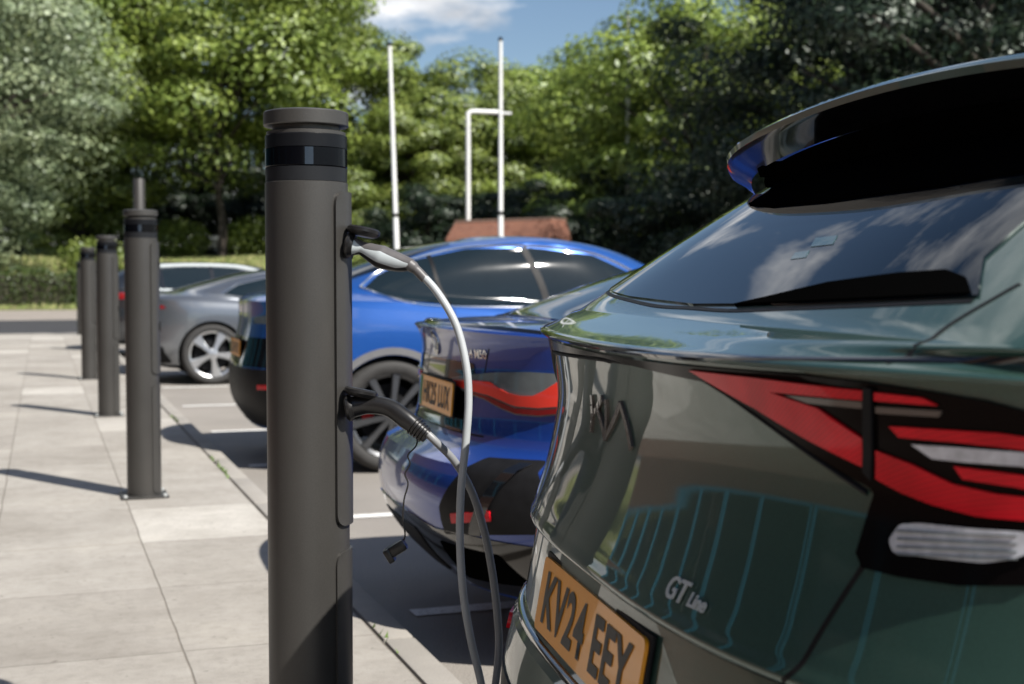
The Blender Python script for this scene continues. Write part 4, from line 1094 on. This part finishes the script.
pole(628, 14, 58, .19, 'white flagpole half hidden in the leaves of the right hand trees')
pl_ = at(468, 112, 52)
lp = empty('street_lamp', (pl_.x, pl_.y, -.11), 0, 'pale lamp post with a short horizontal arm behind the brick enclosure', 'street lamp')
tube('column', [(0, 0, 0), (0, 0, pl_.z-.2), (0, 0, pl_.z+.05), (.12, 0, pl_.z+.13), (.3, 0, pl_.z+.14), (1.35, 0, pl_.z+.14)], .09, M['steel_w'], lp, 12)
bm = bmesh.new(); add_box(bm, (1.5, 0, pl_.z+.12), (.5, .22, .09), None, .03); from_bm('lamp_head', bm, M['steel_w'], lp)
def brick(name, c1_, c2_, mort, sx=1.0):
    m, nt, bs = nmat(name); v = coords(nt)
    se = nt.nodes.new('ShaderNodeSeparateXYZ'); L(nt, v, se.inputs[0]); ad = nt.nodes.new('ShaderNodeMath'); L(nt, se.outputs['X'], ad.inputs[0]); L(nt, se.outputs['Y'], ad.inputs[1])
    co_ = nt.nodes.new('ShaderNodeCombineXYZ'); L(nt, ad.outputs[0], co_.inputs['X']); L(nt, se.outputs['Z'], co_.inputs['Y'])
    br = nt.nodes.new('ShaderNodeTexBrick'); br.inputs['Scale'].default_value = 1; br.inputs['Brick Width'].default_value = .225; br.inputs['Row Height'].default_value = .075; br.inputs['Mortar Size'].default_value = .005
    br.inputs['Color1'].default_value = (*c1_, 1); br.inputs['Color2'].default_value = (*c2_, 1); br.inputs['Mortar'].default_value = (*mort, 1); L(nt, co_.outputs[0], br.inputs['Vector'])
    s = noise(nt, v, 1.5, 5); L(nt, mix(nt, .5, br.outputs['Color'], ramp(nt, s, [(.3, (.7, .7, .7)), (.7, (1.15, 1.15, 1.15))]), 'MULTIPLY'), bs.inputs['Base Color'])
    bs.inputs['Roughness'].default_value = .85; bump(nt, bs, br.outputs['Fac'], -.5, .006); return m
M['brick'] = brick('shaded_red_brick', (.085, .032, .02), (.12, .05, .03), (.14, .12, .10))  # office brick darkened, the wall's shade is in the colour
M['brick2'] = brick('far_brick', (.16, .058, .034), (.22, .085, .048), (.20, .15, .12))
# low brick enclosure with chamfered corners beyond the cars
a0, a1, a2, a3 = at(446, 238, 50), at(455, 219, 50), at(556, 217, 50), at(571, 238, 50)
root = empty('brick_enclosure', ((a0.x+a3.x)/2, (a0.y+a3.y)/2, -.11), -YAW, 'low red brick enclosure with splayed ends standing among the far poles', 'brick wall')
w = (a3-a0).length/2; H = a1.z+.11
bm = bmesh.new()
top = [(-w+.35, 0), (w-.75, 0), (w-.15, .9), (w-.15, 2.6), (-w+.35, 2.6)]; bot = [(-w, -.15), (w-.6, -.15), (w+.05, .8), (w+.05, 2.8), (-w, 2.8)]
T = [bm.verts.new((x, y, H-(.12 if q in (0, 4) else 0))) for q, (x, y) in enumerate(top)]; B = [bm.verts.new((x, y, 0)) for x, y in bot]
Bm = [bm.verts.new((x*.0+bot[q][0], bot[q][1], H-.75)) for q, (x, y) in enumerate(top)]
bm.faces.new(T); bm.faces.new(B)
for q in range(5):
    bm.faces.new((B[q], B[(q+1) % 5], Bm[(q+1) % 5], Bm[q])); bm.faces.new((Bm[q], Bm[(q+1) % 5], T[(q+1) % 5], T[q]))
from_bm('wall', bm, M['brick2'], root, smooth=False)
bm = bmesh.new(); vs = [bm.verts.new((x*1.01, y*1.02-.03, H+.0 if q not in (0, 4) else H-.12)) for q, (x, y) in enumerate(top)]; f_ = bm.faces.new(vs); r_ = bmesh.ops.extrude_face_region(bm, geom=[f_]); bmesh.ops.translate(bm, vec=(0, 0, .06), verts=[x for x in r_['geom'] if isinstance(x, bmesh.types.BMVert)])
from_bm('coping', bm, concrete('coping_stone', (.20, .13, .10)), root, smooth=False)

# office block to the left, outside the frame but mirrored in the paintwork
root = empty('office_building', (-6.6, 8, 0), 0, 'brick office with teal framed glazing, seen only as a reflection in the green tailgate', 'building')
M['teal'] = flat('teal_frame', (.02, .15, .23), .4, var=.05)
y0, y1 = -22, 26
def wall_box(z0, z1): 
    bm = bmesh.new(); add_box(bm, (-2, (y0+y1)/2-8+4, (z0+z1)/2), (4, y1-y0, z1-z0)); return from_bm('wall', bm, M['brick'], root, smooth=False)
wall_box(-.1, 1.0); wall_box(3.9, 7.6)
bm = bmesh.new(); add_box(bm, (-2.15, (y0+y1)/2-4, 3.7), (3.6, y1-y0-.2, 7.2)); from_bm('inner_core', bm, flat('dark_interior', (.02, .025, .028), .6), root, smooth=False)
n_ = 8
for lvl, (z0, z1) in enumerate(((1.0, 3.9),)):
    for q in range(n_):
        ya = y0-4+(y1-y0)*q/n_+.05; yb = y0-4+(y1-y0)*(q+1)/n_-.05
        bm = bmesh.new()
        for (yy, zz, sy, sz) in (((ya+yb)/2, z0+.05, yb-ya, .1), ((ya+yb)/2, z1-.05, yb-ya, .1), (ya+.04, (z0+z1)/2, .08, z1-z0-.2), (yb-.06, (z0+z1)/2, .12, z1-z0-.2), ((ya+yb)/2, (z0+z1)/2, .20, z1-z0-.2)):
            add_box(bm, (-.06, yy, zz), (.10, sy, sz))
        fr_ = from_bm('window', bm, M['teal'], root, smooth=False)
        bm = bmesh.new(); add_box(bm, (-.12, (ya+yb)/2, (z0+z1)/2), (.012, yb-ya-.02, z1-z0-.02)); from_bm('pane', bm, M['glass'], fr_, smooth=False)
bm = bmesh.new(); add_box(bm, (-2, (y0+y1)/2-4, 7.68), (4.3, y1-y0+.3, .16)); from_bm('roof', bm, M['steel'], root, smooth=False)

# ================================================================== TREES
def leaf_mat(name, c0, c1_, c2_, trans=.22):
    m = bpy.data.materials.new(name); m.use_nodes = True; nt = m.node_tree; nt.nodes.remove(nt.nodes['Principled BSDF'])
    ge = nt.nodes.new('ShaderNodeNewGeometry'); col = ramp(nt, ge.outputs['Random Per Island'], [(.0, c0), (.55, c1_), (1., c2_)])
    ns = noise(nt, coords(nt), .35, 3); col = mix(nt, .6, col, ramp(nt, ns, [(.35, (.72, .80, .75)), (.65, (1.2, 1.12, .95))]), 'MULTIPLY')
    d = nt.nodes.new('ShaderNodeBsdfDiffuse'); t_ = nt.nodes.new('ShaderNodeBsdfTranslucent'); g_ = nt.nodes.new('ShaderNodeBsdfGlossy'); g_.inputs['Roughness'].default_value = .45
    L(nt, col, d.inputs[0]); L(nt, mix(nt, .5, col, (.5, .6, .05), 'MULTIPLY') if False else col, t_.inputs[0]); g_.inputs[0].default_value = (.8, .85, .8, 1)
    ms = nt.nodes.new('ShaderNodeMixShader'); ms.inputs[0].default_value = trans; L(nt, d.outputs[0], ms.inputs[1]); L(nt, t_.outputs[0], ms.inputs[2])
    m2 = nt.nodes.new('ShaderNodeMixShader'); m2.inputs[0].default_value = .05; L(nt, ms.outputs[0], m2.inputs[1]); L(nt, g_.outputs[0], m2.inputs[2])
    L(nt, m2.outputs[0], nt.nodes['Material Output'].inputs['Surface']); return m
LM = {'lime': leaf_mat('lime_leaves', (.095, .14, .020), (.18, .245, .040), (.33, .41, .10)),
      'mid': leaf_mat('mid_leaves', (.075, .11, .018), (.15, .20, .036), (.27, .32, .08)),
      'willow': leaf_mat('willow_leaves', (.10, .135, .07), (.18, .225, .125), (.30, .355, .22)),
      'dark': leaf_mat('dark_leaves', (.006, .012, .006), (.011, .022, .010), (.026, .045, .021), .12),  # near-black tones carry the shade on the right-hand trees
      'hedge': leaf_mat('hedge_leaves', (.030, .050, .012), (.055, .085, .020), (.10, .14, .035), .2)}
M['bark'] = flat('bark', (.045, .036, .028), .9, var=.35, vscale=6)
def quads(P, Nv, S, asp):
    """leaf mesh: P centres, Nv normals, S sizes"""
    n = len(P); Nv = Nv/np.linalg.norm(Nv, axis=1, keepdims=True)
    ref = rng.normal(size=(n, 3)); T1 = np.cross(Nv, ref); T1 /= np.linalg.norm(T1, axis=1, keepdims=True); T2 = np.cross(Nv, T1)
    a = T1*S[:, None]; b_ = T2*S[:, None]*asp
    V = np.stack([P-a, P-b_*.9+a*.1, P+a, P+b_*.9-a*.1], 1).reshape(-1, 3)
    me = bpy.data.meshes.new('foliage'); me.vertices.add(4*n); me.vertices.foreach_set('co', V.ravel().astype(np.float32))
    me.loops.add(4*n); me.loops.foreach_set('vertex_index', np.arange(4*n, dtype=np.int32)); me.polygons.add(n)
    me.polygons.foreach_set('loop_start', np.arange(0, 4*n, 4, dtype=np.int32)); me.update(calc_edges=True); return me
def crown_broad(h, w, base, nc, nl, leaf):
    """clumps of leaves in an uneven egg"""
    C = []
    while len(C) < nc:
        p_ = rng.uniform(-1, 1, 3); d = np.linalg.norm(p_)
        if d > 1 or d < .35 and rng.random() < .7: continue
        lob = 1+.16*math.sin(3*math.atan2(p_[1], p_[0])+h)+.12*math.sin(5*p_[2]+w)
        zz = p_[2]; wf = w/2*(1-.25*max(zz, 0)**2)*lob
        C.append((p_[0]*wf, p_[1]*wf, base+(h-base)*(.5+zz*.48), rng.uniform(.6, 1.5)*w*.105, d))
    P, Nn_, S = [], [], []
    per = nl//nc
    for x, y, z, r_, d in C:
        k_ = int(per*rng.uniform(.6, 1.4)); g_ = rng.normal(size=(k_, 3)); g_ /= np.linalg.norm(g_, axis=1, keepdims=True)
        rr = r_*rng.uniform(.35, 1.12, (k_, 1))**.5; g_[:, 2] = np.abs(g_[:, 2])*np.where(rng.random(k_) < .66, 1, -1)
        q = g_*rr*np.array([1.2, 1.2, .60])+np.array([x, y, z]); P.append(q)
        out = g_*1.3+.5*np.array([x, y, (z-(base+h)/2)])/max(w*.5, 1)+rng.normal(size=(k_, 3))*.38+np.array([0, 0, .45]); Nn_.append(out); S.append(rng.uniform(.6, 1.3, k_)*leaf)
    return quads(np.concatenate(P), np.concatenate(Nn_), np.concatenate(S), .55), C
def crown_willow(h, w, base, ns, leaf):
    P, Nn_, S = [], [], []
    nb_ = ns//11; BX = [(rng.uniform(0, 2*math.pi), rng.uniform(.12, 1)**.5, rng.uniform(.6, 1), rng.uniform(.10, .36)) for _ in range(nb_)]
    for _ in range(ns):
        A_, Q_, T_, L_ = BX[_ % nb_]; a = A_+rng.normal()*.35/max(Q_*w/2, 1); q = Q_; x, y = math.cos(a)*q*w/2+rng.normal()*.25, math.sin(a)*q*w/2+rng.normal()*.25
        ztop = base+(h-base)*(math.sqrt(max(0, 1-q*q*.85)))*T_*rng.uniform(.95, 1.03); ln = L_*rng.uniform(.6, 1.1)*h
        m_ = int(ln/leaf*1.6); t_ = rng.uniform(0, 1, m_)
        sway = rng.normal(size=2)*.25
        pz = ztop-t_*ln; ok = pz > .6
        px_ = x+sway[0]*t_+rng.normal(size=m_)*.13; py_ = y+sway[1]*t_+rng.normal(size=m_)*.13
        P.append(np.stack([px_, py_, pz], 1)[ok]); k_ = int(ok.sum()); Nn_.append(rng.normal(size=(k_, 3))*np.array([1, 1, .5])+np.array([x, y, 0])/w+np.array([0, 0, .25])); S.append(rng.uniform(.6, 1.3, k_)*leaf)
    return quads(np.concatenate(P), np.concatenate(Nn_), np.concatenate(S), .38), []
def trunk_bm(h, w, base, C, r0):
    bm = bmesh.new()
    add_tube(bm, catmull([(0, 0, -.3), (.1, .05, base*.5), (-.1, .1, base), (.1, 0, base+(h-base)*.45), (0, .1, base+(h-base)*.8)], 3), [r0*(1-.065*i) for i in range(13)], 9)
    idx = rng.permutation(len(C))[:16] if C else []
    for i in idx:
        x, y, z, r_, d = C[i]; z0_ = max(base*.6, min(z-1.2, h*.7)*rng.uniform(.55, .9))
        add_tube(bm, catmull([(0, 0, z0_), (x*.4, y*.4, z0_+(z-z0_)*.55), (x*.9, y*.9, z)], 4), [r0*.42*(1-.09*q) for q in range(9)], 6)
    if not C:
        for q in range(9):
            a = q*.7; add_tube(bm, catmull([(0, 0, h*.25), (math.cos(a)*w*.18, math.sin(a)*w*.18, h*.6), (math.cos(a)*w*.36, math.sin(a)*w*.36, h*.78)], 4), [r0*.4*(1-.09*q_) for q_ in range(9)], 6)
    return bm
KIND = {}
def tree_mesh(key, kind, h, w, base, n1, n2, leaf, r0=.28):
    if kind == 'willow': me, C = crown_willow(h, w, base, n1, leaf)
    else: me, C = crown_broad(h, w, base, n1, n2, leaf)
    t_ = trunk_bm(h, w, base, C, r0); tm = bpy.data.meshes.new('trunk')
    for f in t_.faces: f.smooth = True
    t_.to_mesh(tm); t_.free(); KIND[key] = (me, tm)
tree_mesh('big', 'broad', 18.5, 17, 4.0, 120, 76000, .145)
tree_mesh('round', 'broad', 13, 12, 1.6, 85, 44000, .14)
tree_mesh('tall', 'broad', 15, 11, 2.0, 80, 44000, .14)
tree_mesh('bushy', 'broad', 9, 11, -.9, 80, 30000, .15)
tree_mesh('willow', 'broad', 18, 14, .8, 210, 90000, .115, .4)
tree_mesh('dwillow', 'broad', 15, 13, .5, 130, 76000, .09, .4)
def tree(key, px, D, mat, lab, s=1.0, rz=0, cat='tree', sz=None, group='trees along the grass bank'):
    p_ = at(px, 300, D); me, tm = KIND[key]; me2, tm2 = me.copy(), tm.copy() if False else tm
    root = empty('tree', (p_.x, p_.y, bank(p_.x, p_.y)-.1), rz, lab, cat, group)
    root.scale = (s, s, sz or s)
    link('crown', me if not me.materials or me.materials[0] == LM[mat] else me2, None, root)
    c_ = root.children[0] if root.children else [x for x in bpy.data.objects if x.parent == root][0]
    c_.data.materials.clear(); c_.data.materials.append(LM[mat])
    link('trunk', tm, M['bark'] if not tm.materials else None, root)
    return root
tree('big', 222, 80, 'lime', 'large bright green broadleaf tree behind the slim post, its dark trunk standing on sunlit grass', 1.17, .4)
tree('willow', -55, 60, 'willow', 'grey green weeping willow at the left edge of the photo', 1.05, .2)
tree('willow', 40, 88, 'willow', 'second grey green willow behind the left one, cut by the left edge', 1.0, 2.2)
tree('tall', 108, 84, 'mid', 'mid green tree filling the gap between the willow and the large broadleaf tree', 1.25, 1.0)
tree('bushy', 85, 84, 'mid', 'low bushy tree under the willow beside the hedge', .8, 2.5)
tree('tall', 335, 88, 'mid', 'tree directly behind the cap of the nearest bollard', 1.15, 3.0)
tree('round', 415, 84, 'mid', 'round tree between the nearest bollard and the leaning flagpole', .80, 2.0)
tree('round', 470, 88, 'mid', 'rounded tree whose top shows between the two flagpoles', 1.02, 4.0)
tree('round', 545, 90, 'lime', 'light green rounded tree just right of the straight flagpole', 1.05, 5.2)
tree('tall', 625, 66, 'lime', 'tall broad tree with the hidden pole in its leaves', .88, .9)
tree('round', 705, 58, 'lime', 'bright leaved tree left of the dark trees, above the spoiler tip', 1.05, 2.6)
tree('tall', 790, 74, 'mid', 'tall tree behind the tip of the roof spoiler', 1.15, 1.7)
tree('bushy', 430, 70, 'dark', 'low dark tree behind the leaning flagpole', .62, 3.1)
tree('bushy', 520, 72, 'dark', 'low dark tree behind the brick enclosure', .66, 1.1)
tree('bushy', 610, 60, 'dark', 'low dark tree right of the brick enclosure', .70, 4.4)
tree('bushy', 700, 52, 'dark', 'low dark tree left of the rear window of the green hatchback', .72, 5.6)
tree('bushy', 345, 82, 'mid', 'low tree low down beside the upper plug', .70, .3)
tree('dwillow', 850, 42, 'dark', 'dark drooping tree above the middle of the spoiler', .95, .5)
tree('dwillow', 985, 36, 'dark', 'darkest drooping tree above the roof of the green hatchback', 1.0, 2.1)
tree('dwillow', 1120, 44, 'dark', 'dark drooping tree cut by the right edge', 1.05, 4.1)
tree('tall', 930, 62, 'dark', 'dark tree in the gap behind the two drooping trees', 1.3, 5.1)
for i, px in enumerate(range(-60, 1160, 62)):
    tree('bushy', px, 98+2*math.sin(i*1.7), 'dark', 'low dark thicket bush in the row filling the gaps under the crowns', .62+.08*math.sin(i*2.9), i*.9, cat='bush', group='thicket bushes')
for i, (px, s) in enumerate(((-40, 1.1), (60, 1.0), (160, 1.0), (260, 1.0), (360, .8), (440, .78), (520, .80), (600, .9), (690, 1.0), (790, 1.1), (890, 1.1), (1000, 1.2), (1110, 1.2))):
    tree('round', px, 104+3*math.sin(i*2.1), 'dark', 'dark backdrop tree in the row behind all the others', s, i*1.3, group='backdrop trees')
# clipped hedge at the far left
def leafbox(cx, cy, z0, sx, sy, h, n, leaf):
    P = rng.uniform(-.5, .5, (n, 3))*np.array([sx, sy, h]); ax = rng.integers(0, 3, n)
    for i in range(3):
        s_ = ax == i; P[s_, i] = np.sign(P[s_, i])*np.array([sx, sy, h])[i]*.5+rng.normal(size=s_.sum())*.06
    P[:, 2] += .12*np.sin(P[:, 0]*2.1)+.08*np.sin(P[:, 0]*5.3)
    return quads(P+np.array([cx, cy, z0+h/2]), rng.normal(size=(n, 3))+np.sign(P)*.6, rng.uniform(.6, 1.3, n)*leaf, .6)
h0 = at(38, 300, 58)
hd = link('hedge', leafbox(0, 0, 0, 5.4, 1.3, 1.55, 16000, .06), LM['hedge']); hd.location = (h0.x-1.2, h0.y, -.11); tag(hd, 'clipped dark green hedge at the far end of the pavement', 'hedge')
core = box('hedge_core', (0, 0, .72), (5.1, 1.0, 1.40), M['bark'], hd, .1)
# low planting at the foot of the bank and by the far cars
def shrub(px, D, s, mat, lab):
    p_ = at(px, 300, D); n = 2600
    g_ = rng.normal(size=(n, 3)); g_ /= np.linalg.norm(g_, axis=1, keepdims=True); P = g_*rng.uniform(.5, 1.05, (n, 1))*np.array([1.2, 1.2, .8])+np.array([0, 0, .7])
    P = P[P[:, 2] > 0]; me = quads(P, g_[:len(P)]+rng.normal(size=(len(P), 3))*.5, rng.uniform(.6, 1.3, len(P))*.07, .6)
    o = link('shrub', me, LM[mat]); o.location = (p_.x, p_.y, bank(p_.x, p_.y)); o.scale = (s, s, s); return tag(o, lab, 'shrub', 'shrubs at the foot of the bank')
shrub(128, 27.5, .62, 'lime', 'small bright shrub showing between the second and third bollards')
shrub(95, 66, 1.5, 'mid', 'loose shrub right of the clipped hedge')
shrub(180, 84, 1.6, 'lime', 'sunny shrub at the foot of the large broadleaf tree trunk')
shrub(255, 86, 1.8, 'lime', 'sunny shrub on the bank left of the nearest bollard')
shrub(375, 66, 1.6, 'mid', 'shrub behind the upper plug')
# long grass tufts on the bank
n = 60000; P = np.stack([rng.uniform(-30, 45, n), 58+rng.uniform(0, 1, n)**.8*26, np.zeros(n)], 1)
P[:, 2] = [bank(x, y)+.25*math.sin(x*.17+y*.05)*sstep((y-62)/10)+.1 for x, y in P[:, :2]]
m, nt, bs = nmat('dry_grass'); ge = nt.nodes.new('ShaderNodeNewGeometry'); L(nt, ramp(nt, ge.outputs['Random Per Island'], [(0, (.12, .17, .04)), (.5, (.22, .25, .08)), (1, (.36, .33, .16))]), bs.inputs['Base Color']); bs.inputs['Roughness'].default_value = .8
gt = link('long_grass', quads(P, rng.normal(size=(n, 3))*np.array([1, 1, .25]), rng.uniform(.08, .22, n), .25), m); tag(gt, kind='stuff')

# ================================================================== SKY AND SUN
sun_dir = Vector((.50, -.86, 1.04)).normalized()
sl_ = bpy.data.lights.new('sun', 'SUN'); so = bpy.data.objects.new('sun', sl_); COL.objects.link(so)
sl_.energy = 5.0; sl_.angle = R(.53); sl_.color = (1, .955, .89); so.rotation_euler = sun_dir.to_track_quat('Z', 'Y').to_euler()
world = bpy.data.worlds.new('World'); scene.world = world; world.use_nodes = True; nt = world.node_tree
bg = nt.nodes['Background']; sky = nt.nodes.new('ShaderNodeTexSky'); sky.sky_type = 'NISHITA'; sky.sun_disc = False
sky.sun_elevation = math.asin(sun_dir.z); sky.sun_rotation = math.atan2(sun_dir.x, sun_dir.y); sky.air_density = 1.0; sky.dust_density = .4; sky.ozone_density = 2.5
tc = nt.nodes.new('ShaderNodeTexCoord'); se = nt.nodes.new('ShaderNodeSeparateXYZ'); L(nt, tc.outputs['Generated'], se.inputs[0])
ad = nt.nodes.new('ShaderNodeMath'); ad.operation = 'ADD'; L(nt, se.outputs['Z'], ad.inputs[0]); ad.inputs[1].default_value = .12
mxz = nt.nodes.new('ShaderNodeMath'); mxz.operation = 'MAXIMUM'; L(nt, ad.outputs[0], mxz.inputs[0]); mxz.inputs[1].default_value = .05
dv = nt.nodes.new('ShaderNodeVectorMath'); dv.operation = 'SCALE'; iv = nt.nodes.new('ShaderNodeMath'); iv.operation = 'DIVIDE'; iv.inputs[0].default_value = 1; L(nt, mxz.outputs[0], iv.inputs[1]); L(nt, tc.outputs['Generated'], dv.inputs[0]); L(nt, iv.outputs[0], dv.inputs['Scale'])
mp = nt.nodes.new('ShaderNodeMapping'); mp.inputs['Scale'].default_value = (.75, .55, .75); mp.inputs['Location'].default_value = (0.35, 0.2, 0.0); mp.inputs['Rotation'].default_value = (0, 0, R(35)); L(nt, dv.outputs[0], mp.inputs['Vector'])
cn = noise(nt, mp.outputs['Vector'], 1.9, 9, .58)
cf = ramp(nt, cn, [(.515, (0, 0, 0)), (.62, (1, 1, 1))])
cs = noise(nt, mp.outputs['Vector'], 2.6, 6, .6)
cc = ramp(nt, cs, [(.3, (4.2, 4.5, 5.0)), (.6, (13.0, 13.1, 13.3))])
L(nt, mix(nt, cf, sky.outputs['Color'], cc), bg.inputs['Color']); bg.inputs['Strength'].default_value = .062
scene.view_settings.view_transform = 'Standard'; scene.view_settings.look = 'None'; scene.view_settings.gamma = 1; scene.view_settings.exposure = .74
scene.cycles.max_bounces = 8; scene.cycles.transparent_max_bounces = 6; scene.cycles.use_denoising = True
for ob in [o for o in bpy.data.objects if o.name.startswith('cutter')]: bpy.data.objects.remove(ob)
